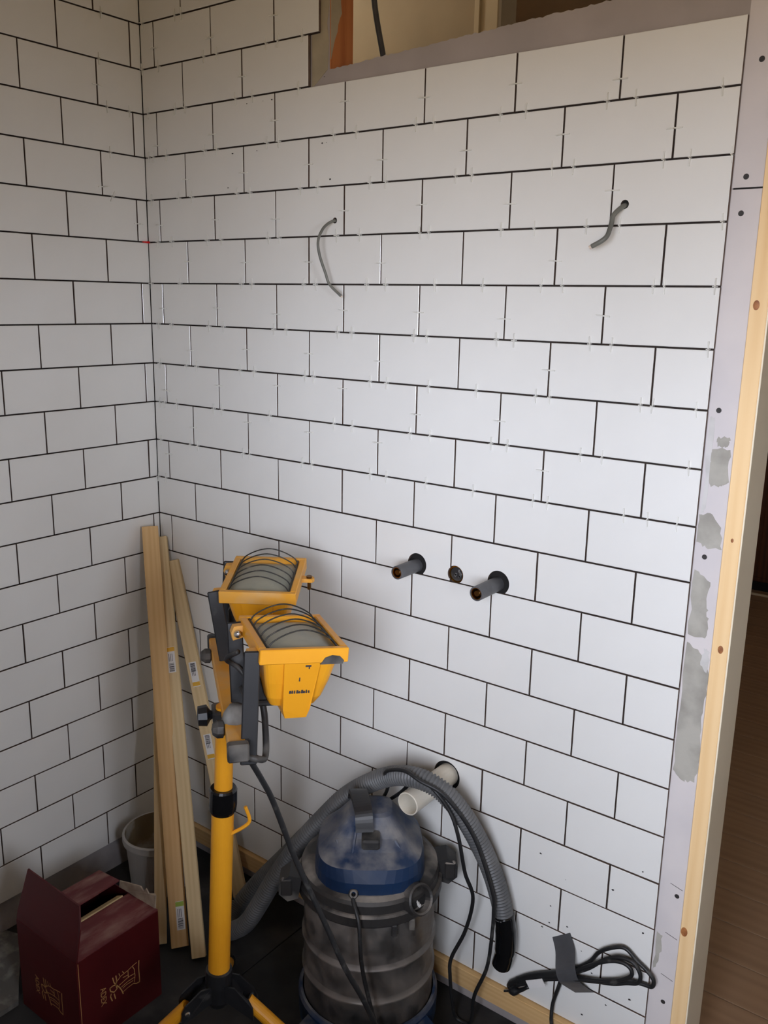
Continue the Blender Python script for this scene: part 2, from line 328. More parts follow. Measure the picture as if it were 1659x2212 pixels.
# ---- tiles
TM = {}
def tile_mesh(w, h):
    k = (round(w, 4), round(h, 4))
    if k not in TM:
        bm = bmesh.new(); b = .0009
        A = [(0, TH, 0), (w, TH, 0), (w, TH, h), (0, TH, h)]; B = [(x, b, z) for x, _, z in A]; Cc = [(b, 0, b), (w-b, 0, b), (w-b, 0, h-b), (b, 0, h-b)]
        R = [[bm.verts.new(p) for p in q] for q in (A, B, Cc)]
        for a, c in zip(R, R[1:]):
            for i in range(4): bm.faces.new((a[i], a[(i+1) % 4], c[(i+1) % 4], c[i]))
        bm.faces.new(R[2]); bm.normal_update()
        me = D.meshes.new('tile')
        for f in bm.faces: f.material_index = 1 if abs(f.normal.y) < .1 else 0
        bm.to_mesh(me); bm.free(); me.materials.append(M['tile']); me.materials.append(M['tile_edge']); TM[k] = me
    return TM[k]
def tile_hole(w, h, holes):
    """tile with a round hole (u, v, radius); holes that cross the tile's edge become notches"""
    bm = bmesh.new(); N = 40; e = 1e-6; u, v, r = holes[0]
    if len(holes) == 1 and r < u < w-r and r < v < h-r:
        def arc(sg): return [(u+sg*r*math.sin(math.pi*k/20), v-r*math.cos(math.pi*k/20)) for k in range(21)]
        outs = [[(0, 0), (u, 0)]+arc(-1)+[(u, h), (0, h)], ([(u, 0), (w, 0), (w, h), (u, h)]+arc(1)[::-1])]
    else:
        def per(p):
            x, z = p
            return x if z < e else (w+z if x > w-e else (w+h+w-x if z > h-e else 2*w+h+h-z))
        def snap(p): return min([(p[1], (p[0], 0.)), (w-p[0], (w, p[1])), (h-p[1], (p[0], h)), (p[0], (0., p[1]))])[1]
        items = [(per(c), [c]) for c in ((0., 0.), (w, 0.), (w, h), (0., h)) if all(math.hypot(c[0]-a, c[1]-b) > q for a, b, q in holes)]
        for u, v, r in holes:
            pts = [(u+r*math.cos(2*math.pi*k/N), v+r*math.sin(2*math.pi*k/N)) for k in range(N)]
            ins = [0 < x < w and 0 < z < h for x, z in pts]
            if not any(ins): continue
            k = next(k for k in range(N) if ins[k] and not ins[k-1]); run = []
            while ins[k % N] and len(run) < N: run.append(pts[k % N]); k += 1
            run = [snap(run[0])]+run+[snap(run[-1])]
            items.append((per(run[-1]), run[::-1]))
        items.sort(key=lambda q: q[0])
        outs = [[p for _, q in items for p in q]]
    for pts in outs:
        f = [bm.verts.new((x, 0, z)) for x, z in pts]; g = [bm.verts.new((x, TH, z)) for x, z in pts]
        for tri in tessellate_polygon([[V((x, z, 0)) for x, z in pts]]): bm.faces.new([f[i] for i in tri])
        for k in range(len(pts)):
            k2 = (k+1) % len(pts); p, q = pts[k], pts[k2]
            if len(outs) == 2 and abs(p[0]-u) < e and abs(q[0]-u) < e: continue
            bm.faces.new((f[k], g[k], g[k2], f[k2])).material_index = 1
    bmesh.ops.recalc_face_normals(bm, faces=bm.faces[:]); bm.normal_update()
    me = D.meshes.new('tile'); bm.to_mesh(me); bm.free(); me.materials.append(M['tile']); me.materials.append(M['tile_edge']); return me
ZP = zj(-6)+.0185
holes = [(.871, ZP+.003, .0245), (.971, ZP-.0008, .0195), (1.0755, ZP+.003, .0255), (.969, .5555, .034), (.630, 1.760, .006), (1.286, 1.763, .0075)]
def add_tile(parent, side, a, b, j, h=H):
    w = b-a-G; z = zj(j)+G/2; hh = H-G
    if w < .006: return
    e = [random.gauss(0, .0022) for _ in range(3)]
    if side == 'R':
        hs = sorted([(x-a-G/2, zz-z, r) for x, zz, r in holes if a-r < x < b+r and z < zz < z+hh])
        me = tile_hole(w, hh, hs) if hs else tile_mesh(w, hh)
        mw = Matrix.Translation((a+G/2, 0, z)) @ Matrix.Rotation(e[0], 4, 'X') @ Matrix.Rotation(e[1], 4, 'Z')
    else:
        me = tile_mesh(w, hh)
        mw = Matrix.Translation((0, -b+G/2, z)) @ Matrix.Rotation(math.pi/2, 4, 'Z') @ Matrix.Rotation(e[0], 4, 'X') @ Matrix.Rotation(e[1], 4, 'Z')
    inst('tile', me, parent, mw=mw)
# adhesive beds
bm = bmesh.new(); box(bm, (-.0, .0064, zj(JB)), (W-.003, .0101, zj(4)-.002)); box(bm, (0, .0064, zj(4)-.002), (.552, .0101, zj(5))); box(bm, (0, .0064, zj(5)), (.580, .0101, zj(8)))
link('adhesive_bed', bm, 'adhesive', wr)
link('adhesive_bed', cbox((-.0101, -.995, zj(JB)), (-.0064, .010, zj(8))), 'adhesive', wl)
for j in range(JB, 8):
    off = 0 if j % 2 else P/2
    edges = []; x = W-off
    if off: edges.append(W)
    while x > .004: edges.append(x); x -= P
    edges.append(-.0008); edges.sort()
    lim = W if j < 4 else (.557 if j == 4 else .584)
    for a, b in zip(edges, edges[1:]):
        if a > lim-.01: continue
        add_tile(wr, 'R', a, min(b, lim), j)
    # left wall
    s = .031 if j >= 1 else (.027 if j >= -5 else .020); pitch = P if j >= -5 else .2043
    e2 = [-.0008]; y = s+(pitch/2 if j % 2 == 0 else 0)
    while y < .95: e2.append(y); y += pitch
    e2.append(.995)
    for a, b in zip(e2, e2[1:]): add_tile(wl, 'L', a, b, j)

# plasterboard strip at the right end, its seam, screws, filler
link('plasterboard_panel', cbox((W-.001, .0085, 1.7806), (1.512, .0105, 2.108)), 'board', wr)
link('plasterboard_panel', cbox((W-.001, .0085, -.02), (1.512, .0105, 1.7778)), 'board', wr)
link('board_joint', cbox((W+.001, .0086, 1.7778), (1.512, .0098, 1.7806)), 'dark', wr)
for x, z in ((1.488, 1.969), (1.483, 1.797), (1.481, 1.741), (1.479, 1.422), (1.481, 1.163), (1.497, .483), (1.492, .239)):
    mxs = Matrix.Translation((x, .0085, z)) @ Matrix.Rotation(math.pi/2, 4, 'X')
    link('screw', lathe([(0, .0004), (.0034, .0006), (.0046, .0002), (.0048, -.0008)], 12, mxs), 'screw', wr)
def patch(name, pts, y, th, m, par, n=5, amp=.003):
    o = []
    for a, b in zip(pts, pts[1:]+pts[:1]):
        for k in range(n):
            t = k/n; q = V((a[0]+(b[0]-a[0])*t, y, a[1]+(b[1]-a[1])*t))
            if k: q += V((random.uniform(-amp, amp), 0, random.uniform(-amp, amp)))
            q.x = min(max(q.x, W+.0005), 1.511); o.append(q)
    bm = prism(o, (0, th, 0))
    return link(name, bm, m, par)
for pts in ([(1.475, 1.355), (1.505, 1.357), (1.508, 1.303), (1.498, 1.293), (1.478, 1.292), (1.471, 1.322)],
            [(1.464, 1.238), (1.483, 1.243), (1.504, 1.22), (1.509, 1.181), (1.481, 1.181), (1.464, 1.188)],
            [(1.466, 1.137), (1.496, 1.119), (1.494, 1.07), (1.498, 1.047), (1.497, 1.014), (1.466, 1.015)],
            [(1.466, 1.00), (1.49, .985), (1.508, .971), (1.511, .909), (1.506, .854), (1.511, .779), (1.506, .73), (1.48, .728), (1.464, .743), (1.464, .838)],
            [(1.482, 1.375), (1.502, 1.378), (1.50, 1.362), (1.483, 1.360)], [(1.466, .39), (1.478, .385), (1.475, .33), (1.466, .30)]):
    patch('filler_patch', pts, .0080, .0006, 'filler', wr)
for pts in ([(1.497, .995), (1.508, .99), (1.506, .95), (1.494, .962)], [(1.466, 1.41), (1.474, 1.41), (1.474, 1.25), (1.466, 1.24)]):
    patch('filler_patch', pts, .0077, .0004, 'fillerw', wr)
for z, dz in ((.505, .004), (.395, .016), (.30, .02)):
    link('pencil_mark', cbox((1.482, .0083, z), (1.507, .0086, z+.0012), mx=Matrix.Translation((1.482, 0, z)) @ Matrix.Rotation(.25, 4, 'Y') @ Matrix.Translation((-1.482, 0, -z))), 'pencil', wr)

# upper opening: plaster margin, orange stud
link('plaster_margin', prism([(.557, .0088, zj(4)-.002), (.600, .0088, zj(4)+.03), (.603, .0088, 2.12), (.598, .0088, 2.155), (.604, .0088, 2.19), (.604, .0088, CEIL), (.557, .0088, CEIL)], (0, .004, 0)), 'plaster_beige', wr)
st = structure(link('trim_1', cbox((.565, .0112, 2.062), (.6065, .0862, 2.44), .001, ), 'stud'))
poly = [(.6066, .0115, 2.085)] + rag((.6066, .016, 2.10), (.6066, .040, 2.17), 5, .004, 1) + rag((.6066, .046, 2.18), (.6066, .043, 2.44), 14, .006, 1) + [(.6066, .0115, 2.44)]
bm = prism(poly, (.0012, 0, 0))
link('plaster_smear', bm, 'plaster_beige', st)

# door lining: raw pine edge, cream face
dj = structure(link('door_1', cbox((1.5125, 0.0, -.01), (1.5405, .1005, 2.06), .0008), 'pine'))
link('painted_face', cbox((1.5405, .0008, -.01), (1.5435, .1015, 2.06), .0006), 'jamb_paint', dj)
for kx, kz, kr in ((1.523, 1.597, .0065), (1.527, 1.203, .003), (1.528, 1.003, .006), (1.520, .420, .008)):
    link('knot', lathe([(0, .0005), (kr*.5, .0005), (kr, .0001), (kr, -.001), (0, -.001)], 14, Matrix.Translation((kx, 0, kz)) @ Matrix.Rotation(math.pi/2, 4, 'X') @ Matrix.Diagonal((.8, 1.25, 1, 1))), 'knot', dj)
bm = bmesh.new(); box(bm, (2.40, 0, -.01), (2.42, .1, 2.06)); box(bm, (1.5435, 0, 2.06), (2.42, .1, 2.08)); link('door_lining', bm, 'jamb_paint', dj)

# batten under the tiles
bt = link('batten', bmesh.new(), 'pine'); D.objects.remove(bt)
mwb = frame((.012, -.0125, .064), (0, 0, 1), z=(1, 0, 0))
b_ = link('support_batten', cbox((-.024, -.0225, 0), (.0235, .0, 1.447), .001), 'pineA', mw=Matrix(((0, 0, 1, .012), (0, 1, 0, .010), (1, 0, 0, .0638), (0, 0, 0, 1))))
tag(b_, 'knotty pine batten screwed along the foot of the right wall under the tiles', 'batten')

# hall behind: floorboards, walls, cabinet
hf = structure(link('floor_hall', cbox((-2.2, .1005, -.06), (4.2, 4.4, -.012)), 'dark'))
ys = [.1015, .24]
while ys[-1] < 4.2: ys.append(ys[-1]+.1405)
for a, b in zip(ys, ys[1:]):
    o = random.uniform(-.6, .6)
    for x0, x1 in ((-2.2, .3+o), (.3015+o, 4.2)):
        me = cbox((-.0, 0, 0), (b-a-.0045, .012, x1-x0-.001))
        link('floorboard', me, 'hallboard', hf, mw=Matrix(((0, 0, 1, x0), (1, 0, 0, a), (0, 1, 0, -.0115), (0, 0, 0, 1))))
bm = bmesh.new(); box(bm, (-2.2, 1.15, 0), (.34, 1.25, 3.0)); box(bm, (-2.3, .1, 0), (-2.2, 1.25, 3.0))
structure(link('wall_hall', bm, 'hallwall'))
bm = bmesh.new(); box(bm, (-.6, 4.2, 0), (4.2, 4.3, 3.0)); box(bm, (4.2, .1, 0), (4.3, 4.3, 3.0)); box(bm, (-.6, 1.25, 0), (-.5, 4.2, 3.0)); box(bm, (2.9, .0, 0), (4.3, .1, 3.0)); box(bm, (-2.3, .0, 0), (-.2, .1, 3.0)); box(bm, (-.2, .0, CEIL+.05), (2.9, .1, 3.0))
structure(link('wall_hall_far', bm, 'halldark'))
structure(link('ceiling_hall', cbox((-2.3, .1, 2.95), (4.3, 4.3, 3.0)), 'halldark'))
tr = structure(link('trim_2', cbox((.255, 1.128, 0), (.345, 1.15, 2.95), .003), 'halltrim'))
link('trim_bead', cbox((.262, 1.118, 0), (.282, 1.13, 2.95), .002), 'halltrim', tr)
t = thing('cabinet', (1.0, 3.75, 0), 'dark brown wooden cabinet in the dim hall beyond the doorway', 'cabinet')
link('body', cbox((.35, 3.66, .06), (1.7, 4.1, 1.15), .006), 'cabinet', t)
link('plinth', cbox((.37, 3.69, .0), (1.68, 4.08, .06)), 'dark', t)
for x0, x1 in ((.37, .80), (.82, 1.24), (1.26, 1.68)):
    d = link('door', cbox((x0, 3.645, .09), (x1, 3.66, .74), .004), 'cabinet', t)
    link('panel', cbox((x0+.07, 3.639, .16), (x1-.07, 3.647, .67), .003), 'cabinet', d)
    w_ = link('drawer', cbox((x0, 3.645, .77), (x1, 3.66, 1.0), .004), 'cabinet', t)
    link('knob', lathe([(.0, .03), (.014, .026), (.016, .018), (.007, .008), (.007, 0)], 12, Matrix.Translation(((x0+x1)/2, 3.645, .88)) @ Matrix.Rotation(math.pi/2, 4, 'X')), 'brass', w_)
gmt = D.materials.new('added_lamp_globe'); gmt.use_nodes = True; gb = gmt.node_tree.nodes['Principled BSDF']; gb.inputs['Base Color'].default_value = (.9, .85, .75, 1); gb.inputs['Emission Color'].default_value = (1, .93, .80, 1); gb.inputs['Emission Strength'].default_value = 30.0
M['globe'] = gmt  # glow of the added hall lamps
for lx, ly, lab in ((-.55, .62, 'added unseen globe lamp brightening the hall close behind the right wall'), (1.7, 2.5, 'added unseen globe lamp brightening the far hall')):
    lp = thing('added_hall_lamp', (lx, ly, 2.95), lab, 'lamp', 'added hall lamps')  # lamps out of view, added to brighten the hall
    link('rose', lathe([(0, 2.95), (.05, 2.95), (.045, 2.925), (.012, 2.92), (.006, 2.86)], 20, Matrix.Translation((lx, ly, 0))), 'paint', lp)
    link('globe', lathe([(.02, 2.865), (.06, 2.855), (.09, 2.82), (.098, 2.78), (.09, 2.74), (.055, 2.70), (0, 2.688)], 24, Matrix.Translation((lx, ly, 0))), 'globe', lp, smooth=True)
sk = structure(link('trim_3', cbox((-.5, 3.585, 0), (4.2, 3.60, .012), .002), 'halltrim'))
# conduit hanging behind the opening
o = link('conduit', tube([(.520, .25, 2.42), (.534, .25, 2.269), (.563, .25, 2.146), (.585, .25, 2.05), (.60, .24, 1.7), (.60, .2, 1.0), (.60, .2, .0)], .0068, 12), 'pipegrey', smooth=True)
tag(o, 'dark grey conduit hanging in the opening above the right wall', 'conduit')

# ------------------------------------------------------------------ wall services
def wall_disc(name, x, z, r, y, m, par):
    return link(name, lathe([(0, 0), (r, 0), (r, .004), (0, .004)], 28, Matrix.Translation((x, y, z)) @ Matrix.Rotation(-math.pi/2, 4, 'X')), m, par)
for (x, z, L, r, hr, lab) in ((.867, ZP, .070, .0148, .0205, 'left grey tap pipe with brass thread sticking out of the tiles'), (1.071, ZP, .080, .0152, .0215, 'right grey tap pipe with brass thread sticking out of the tiles')):
    t = thing('tap_pipe', (x, 0, z), lab, 'pipe', 'tap pipes in the right wall')
    MX = Matrix.Translation((x, 0, z-.0015)) @ Matrix.Rotation(math.pi/2, 4, 'X')
    link('sleeve', lathe([(r, -.0095), (r, L-.001), (r-.0008, L), (r-.0028, L), (r-.003, L-.004), (r-.003, -.0095)], 32, MX), 'pipegrey', t, smooth=False)
    link('brass_ring', lathe([(r-.0031, L-.01), (r-.0031, L-.0015), (r-.0045, L-.0015), (r-.0052, L-.004), (r-.0052, L-.02)], 32, MX), 'brass', t)
    prof = [(0, L-.002), (.0055, L-.002)]
    zz = L-.003
    while zz > L-.03: prof += [(.0062, zz), (.0052, zz-.001)]; zz -= .002
    link('threaded_core', lathe(prof, 20, MX), 'brassd', t)
    wall_disc('sleeve_backing', x+.0042, z+.003, hr+.0038, .0060, 'dark', t)
t = thing('spout_outlet', (.971, 0, ZP), 'round open spout hole with brass fitting between the two tap pipes', 'fitting')
MX = Matrix.Translation((.971, .0, ZP-.001)) @ Matrix.Rotation(math.pi/2, 4, 'X')
link('brass_collar', lathe([(.0186, -.0060), (.0186, -.0040), (.0160, -.0036), (.0150, -.0060)], 32, MX), 'brass', t)
wall_disc('backing', .971, ZP-.001, .0192, .0061, 'blackd', t)
bm = bmesh.new()
for k in range(7):
    a = random.uniform(0, 6.28); rr = random.uniform(.002, .011); c = V((.971+rr*math.cos(a), .0052, ZP+rr*math.sin(a)))
    box(bm, (-.003, -.0012, -.0016), (.003, .0008, .0016), Matrix.Translation(c) @ Matrix.Rotation(a*2, 4, 'Y'))
link('plaster_crumbs', bm, 'grit', t)
# drain pipe
t = thing('drain_pipe', (.969, 0, .5555), 'white plastic drain pipe stub sticking out behind the vacuum hose', 'pipe')
MX = Matrix.Translation((.969, 0, .5555)) @ Matrix.Rotation(math.pi/2, 4, 'X'); L = .1525
link('tube', lathe([(.0255, -.0095), (.0255, L-.001), (.0245, L), (.0232, L), (.0228, L-.003), (.0228, -.0095)], 40, MX), 'pvc', t, smooth=False)
wall_disc('hole_backing', .969, .5555, .0335, .0058, 'dark', t)
# specks of adhesive left on the tiles
bm = bmesh.new()
for k in range(34):
    if k < 24: sxx, szz = random.uniform(1.12, 1.45), random.uniform(.11, .52)
    else: sxx, szz = random.uniform(.1, .7), random.choice((2, 3, 4))*H+Z0+random.choice((-.014, .014))
    q = random.uniform(.0006, .0022)
    prism([(sxx+q*1.6*math.cos(a_)*random.uniform(.6, 1.2), -.0001, szz+q*math.sin(a_)*random.uniform(.6, 1.3)) for a_ in [k2*math.pi/3 for k2 in range(6)]], (0, -.0006, 0), bm)
link('adhesive_specks', bm, 'screw', wr, kind='stuff')
# electric cables
t = thing('electric_cable', (.63, 0, 1.76), 'long thin grey electric cable curling out of the tiled wall', 'cable', 'cables from the right wall')
link('sheath', tube([(.630, .008, 1.760), (.632, -.012, 1.757), (.627, -.034, 1.742), (.626, -.05, 1.715), (.630, -.05, 1.686), (.638, -.04, 1.649), (.646, -.035, 1.625), (.674, -.03, 1.601)], .0030, 10), 'cable', t, smooth=True)
link('core', tube([(.673, -.03, 1.602), (.6765, -.0295, 1.599)], .0018, 8, 0), 'cablew', t)
wall_disc('hole', .630, 1.760, .0059, .0060, 'dark', t)
t = thing('electric_cable', (1.286, 0, 1.763), 'short stiff grey electric cable bent out of the tiles near the doorway', 'cable', 'cables from the right wall')
link('sheath', tube([(1.286, .008, 1.763), (1.287, -.014, 1.757), (1.280, -.03, 1.743), (1.279, -.035, 1.727), (1.278, -.045, 1.709), (1.271, -.05, 1.700), (1.253, -.05, 1.691)], .0042, 10), 'cable', t, smooth=True)
link('core', tube([(1.254, -.05, 1.6915), (1.249, -.05, 1.689)], .0034, 8, 0), 'cablew', t)
wall_disc('hole', 1.286, 1.763, .0074, .0060, 'dark', t)

# ------------------------------------------------------------------ tile spacers
def spacer_mesh():
    bm = bmesh.new()
    box(bm, (-.0011, -.0024, -.0135), (.0011, -.0004, .0135)); box(bm, (-.0011, -.0085, -.0009), (.0011, .0055, .0009))
    me = D.meshes.new('tile_spacer'); bm.to_mesh(me); bm.free(); me.materials.append(M['spacer']); return me
SPM = spacer_mesh()
ORD = ['first', 'second', 'third', 'fourth', 'fifth', 'sixth', 'seventh', 'eighth', 'ninth', 'tenth', 'eleventh', 'twelfth', 'thirteenth', 'fourteenth', 'fifteenth', 'sixteenth', 'seventeenth', 'eighteenth', 'nineteenth']
SPH = {6: [0.011, 0.131, 0.154], 5: [0.004, 0.065, 0.228, 0.272, 0.43, 0.465, 0.537], 4: [0.02, 0.122, 0.158, 0.331, 0.385, 0.526], 3: [0.016, 0.034, 0.084, 0.223, 0.265, 0.43, 0.466, 0.626, 0.688, 0.839, 0.882, 1.031, 1.084, 1.241, 1.292, 1.435], 2: [0.021, 0.126, 0.173, 0.331, 0.374, 0.531, 0.582, 0.726, 0.767, 0.937, 0.974, 1.143, 1.185, 1.349, 1.393, 1.46], 1: [0.04, 0.094, 0.225, 0.274, 0.432, 0.466, 0.636, 0.7, 0.856, 0.878, 1.044, 1.114, 1.218, 1.28, 1.456], 0: [0.006, 0.12, 0.341, 0.376, 0.541, 0.576, 0.721, 0.772, 0.896, 1.009, 1.135, 1.178, 1.35, 1.369, 1.455], -1: [0.03, 0.081, 0.223, 0.275, 0.446, 0.485, 0.641, 0.682, 0.848, 0.88, 1.045, 1.084, 1.24, 1.282, 1.454], -2: [0.028, 0.133, 0.173, 0.331, 0.379, 0.544, 0.57, 0.734, 0.779, 0.888, 1.004, 1.137, 1.166, 1.345, 1.367, 1.444], -3: [0.022, 0.041, 0.09, 0.232, 0.262, 0.429, 0.631, 0.685, 0.844, 0.895, 1.044, 1.081, 1.237, 1.28, 1.441], -4: [0.02, 0.138, 0.167, 0.336, 0.358, 0.534, 0.564, 0.738, 0.782, 0.889, 1.007, 1.144, 1.175, 1.331, 1.376, 1.43], -5: [0.004, 0.034]}
SPV = {5: [(0.0496, 2.181), (0.2516, 2.175), (0.4536, 2.19)], 4: [(0.3526, 2.08)], 3: [(0.0496, 1.958), (0.2516, 1.967), (0.4536, 1.978), (0.6556, 1.996), (0.8576, 1.981), (1.0596, 1.982), (1.2616, 1.966)], 2: [(0.1506, 1.873), (0.3526, 1.875), (0.5546, 1.879), (0.7566, 1.874), (0.9586, 1.876), (1.1606, 1.887), (1.3626, 1.879)], 1: [(0.0496, 1.769), (0.2516, 1.775), (0.4536, 1.769), (0.6556, 1.779), (0.8576, 1.782), (1.0596, 1.774), (1.2616, 1.787)], 0: [(0.1506, 1.679), (0.3526, 1.675), (0.5546, 1.674), (0.7566, 1.67), (1.1606, 1.67)], -1: [(0.0496, 1.563), (0.2516, 1.568), (0.4536, 1.558), (0.6556, 1.571), (0.8576, 1.571), (1.0596, 1.563), (1.2616, 1.574)], -2: [(0.1506, 1.46), (0.3526, 1.472), (0.5546, 1.472), (0.7566, 1.466), (1.1606, 1.471)], -3: [(0.0496, 1.351), (0.2516, 1.378), (0.4536, 1.392), (0.6556, 1.4), (0.8576, 1.36), (1.0596, 1.365)], -4: [(0.1506, 1.262), (0.3526, 1.295), (0.5546, 1.291), (0.7566, 1.289), (1.1606, 1.278)], -5: [(0.0496, 1.181)]}
TOPJ = 6
for j, xs in SPH.items():
    for k, x in enumerate(sorted(xs)):
        o = inst('tile_spacer', SPM, mw=Matrix.Translation((x, 0, zj(j))) @ Matrix.Rotation(random.gauss(0, .06), 4, 'Y') @ Matrix.Rotation(random.gauss(0, .12), 4, 'Z'))
        tag(o, f'clear spacer, {ORD[k]} from the corner, {ORD[TOPJ-j]} horizontal joint down the right wall', 'tile spacer', 'spacers in the right wall joints')
for j, xz in SPV.items():
    for k, (x, z) in enumerate(sorted(xz)):
        o = inst('tile_spacer', SPM, mw=Matrix.Translation((x, 0, z)) @ Matrix.Rotation(math.pi/2+random.gauss(0, .05), 4, 'Y'))
        tag(o, f'clear spacer across upright joint, {ORD[k]} from corner, {ORD[TOPJ-j]} tile row of right wall', 'tile spacer', 'spacers in the right wall joints')
for y, z, rz, lab in [(-0.112, 2.241, 0, 'clear plastic spacer in the topmost joint of the left wall'), (-0.124, 2.139, 0, 'clear plastic spacer in the second joint from the top of the left wall'), (-0.107, 2.036, 0, 'clear plastic spacer in the third joint of the left wall, away from corner'), (-0.042, 2.036, 0, 'clear plastic spacer in the third joint of the left wall, close to corner'), (-0.105, 1.933, 0, 'clear plastic spacer in the fourth joint of the left wall'), (-0.104, 1.831, 0.5, 'crooked clear plastic spacer in the fifth joint of the left wall'), (-0.133, 2.08, 1.57, 'clear plastic spacer across the upright joint high on the left wall'), (-0.028, 1.772, 1.57, 'clear plastic spacer across the upright joint beside the red wedge'), (-0.131, 1.851, 1.45, 'tilted clear plastic spacer across the upright joint below, on the left wall')]:
    o = inst('tile_spacer', SPM, mw=Matrix.Translation((0, y, z)) @ Matrix.Rotation(math.pi/2, 4, 'Z') @ Matrix.Rotation(rz, 4, 'Y'))
    tag(o, lab, 'tile spacer', 'spacers in the left wall joints')
o = link('tile_wedge', prism([(.0, -.0005, zj(1)-.0025), (.0, -.0005, zj(1)+.0028), (-.0, -.019, zj(1)+.0016), (-.0, -.019, zj(1)-.0012)], (.0062, 0, 0)), 'red')
tag(o, 'small red plastic wedge in the corner joint', 'wedge')

# ------------------------------------------------------------------ leaning battens
def plank(label, foot, top, w, th, nrm, m, extra=()):
    foot, top = V(foot), V(top); z = (top-foot).normalized(); nrm = V(nrm); nrm = (nrm-z*nrm.dot(z)).normalized()
    x = z.cross(nrm)*-1   # local y = -normal
    y = -nrm; x = y.cross(z); L = (top-foot).length
    mw = Matrix(((x.x, y.x, z.x, foot.x), (x.y, y.y, z.y, foot.y), (x.z, y.z, z.z, foot.z), (0, 0, 0, 1)))
    # rest the lowest corner on the floor
    low = min((mw @ V((a, b, 0))).z for a in (-w/2, w/2) for b in (-th/2, th/2))
    mw = Matrix.Translation((0, 0, -low+.0005)) @ mw
    t = D.objects.new('wooden_batten', None); COL.objects.link(t); t.matrix_world = mw; t.empty_display_size = .02; PM[t.name] = mw
    tag(t, label, 'batten', 'battens leaning in the corner')
    link('batten_wood', cbox((-w/2, -th/2, 0), (w/2, th/2, L), .0012), m, t, mw=mw)
    for zc, xc, top_c, flip in extra:
        s = link('price_sticker', cbox((-.010, -th/2-.0006, -.034), (.010, -th/2, .034)), 'sticker', t, mw=mw @ Matrix.Translation((xc, 0, zc)))
        sg = -1 if flip else 1
        link('colour_strip', cbox((-.010, -th/2-.0009, sg*.027-.005), (.010, -th/2-.0003, sg*.027+.006)), top_c, s, mw=mw @ Matrix.Translation((xc, 0, zc)))
        bm = bmesh.new(); zz = -.031
        while zz < -.008:
            q = random.choice((.0007, .0012, .0018)); box(bm, (-.0065, -th/2-.0009, sg*zz), (.0065, -th/2-.0004, sg*(zz+q))); zz += q+random.choice((.0008, .0014))
        for k in range(3): box(bm, (-.006+k*.004, -th/2-.0009, sg*.0-.004), (-.0048+k*.004, -th/2-.0004, sg*.0+.016))
        bmesh.ops.recalc_face_normals(bm, faces=bm.faces[:])
        link('barcode', bm, 'ink', s, mw=mw @ Matrix.Translation((xc, 0, zc)))
    return t
plank('thick yellowish batten, leftmost and nearest, with green barcode sticker near its foot', (.390, -.303, 0), (.024, -.054, .978), .043, .023, (.80, -.60, .2), 'pineA', [(.075, .006, 'green', False)])
plank('thin batten half hidden behind the thick yellowish one', (.344, -.326, 0), (.090, -.090, .72), .030, .013, (.80, -.60, .2), 'pineB')
plank('pale middle batten with an orange striped barcode sticker halfway up', (.458, -.300, 0), (.022, -.017, .940), .034, .018, (.68, -.73, .2), 'pineB', [(.735, 0, 'ochre', False)])
plank('pale rightmost batten behind the lamp pole with two barcode stickers', (.378, -.080, 0), (.062, -.0125, .880), .036, .018, (.55, -.83, .2), 'pineB', [(.62, .0, 'ochre', True), (.42, .0, 'ochre', True)])

# ------------------------------------------------------------------ bucket
t = thing('bucket', (.147, -.166, 0), 'off-white plaster bucket with dirty rim behind the leaning battens', 'bucket')
TB = Matrix.Translation((.147, -.166, .0005)) @ Matrix.Diagonal((1.03, 1.03, .84, 1))
link('shell', lathe([(0, 0), (.066, 0), (.072, .003), (.076, .012), (.0855, .172), (.0925, .173), (.0935, .178), (.0930, .197), (.0905, .200), (.0865, .199)], 48, TB), 'bucket', t, smooth=False)
link('residue', lathe([(.0865, .199), (.0848, .17), (.0745, .030), (.060, .026), (.03, .030), (0, .033)], 48, TB), 'bucketin', t, smooth=True)

# ------------------------------------------------------------------ maroon tile box
t = thing('cardboard_box', (.3625, -.5375, 0), 'dark maroon tile carton with gold emblem, flaps torn open, on the floor', 'box')
X0, X1, Y0, Y1, HB = .25, .475, -.645, -.43, .226; c = .003
bm = bmesh.new(); box(bm, (X0, Y0, .001), (X1, Y0+c, HB)); box(bm, (X0, Y1-c, .001), (X1, Y1, HB)); box(bm, (X0, Y0+c, .001), (X0+c, Y1-c, HB)); box(bm, (X1-c, Y0+c, .001), (X1, Y1-c, HB)); box(bm, (X0+c, Y0+c, .001), (X1-c, Y1-c, .005))
link('carton_body', bm, 'box', t)
fm = frame((X0, Y0, HB), (1, 0, 0), z=(0, -.97, .26))   # flap leaning in
link('front_flap', prism([(X0, Y0+.001, HB), (X1, Y0+.001, HB), (X1-.004, Y0+.018, HB+.07), (X1-.020, Y0+.030, HB+.112), (X0+.012, Y0+.030, HB+.116), (X0+.001, Y0+.004, HB+.02)], (0, .003, .001)), 'box', t)
link('top_flap', prism([(X1, Y0+.006, HB), (X1, Y1, HB), (X0+.122, Y1-.004, HB-.003), (X0+.122, Y0+.008, HB-.003)], (0, 0, .003)), 'boxd', t)
link('top_flap', prism([(X0, Y0+.05, HB+.001), (X0, Y1+.004, HB+.001), (X0+.088, Y1-.002, HB+.016), (X0+.090, Y0+.05, HB+.014)], (0, 0, .003)), 'boxd', t)
link('inner_flap', prism([(X0+.102, Y0+.03, HB-.010), (X0+.102, Y1-.02, HB-.010), (X0+.124, Y1-.02, HB+.0012), (X0+.124, Y0+.03, HB+.0012)], (-.001, 0, .003)), 'card', t)
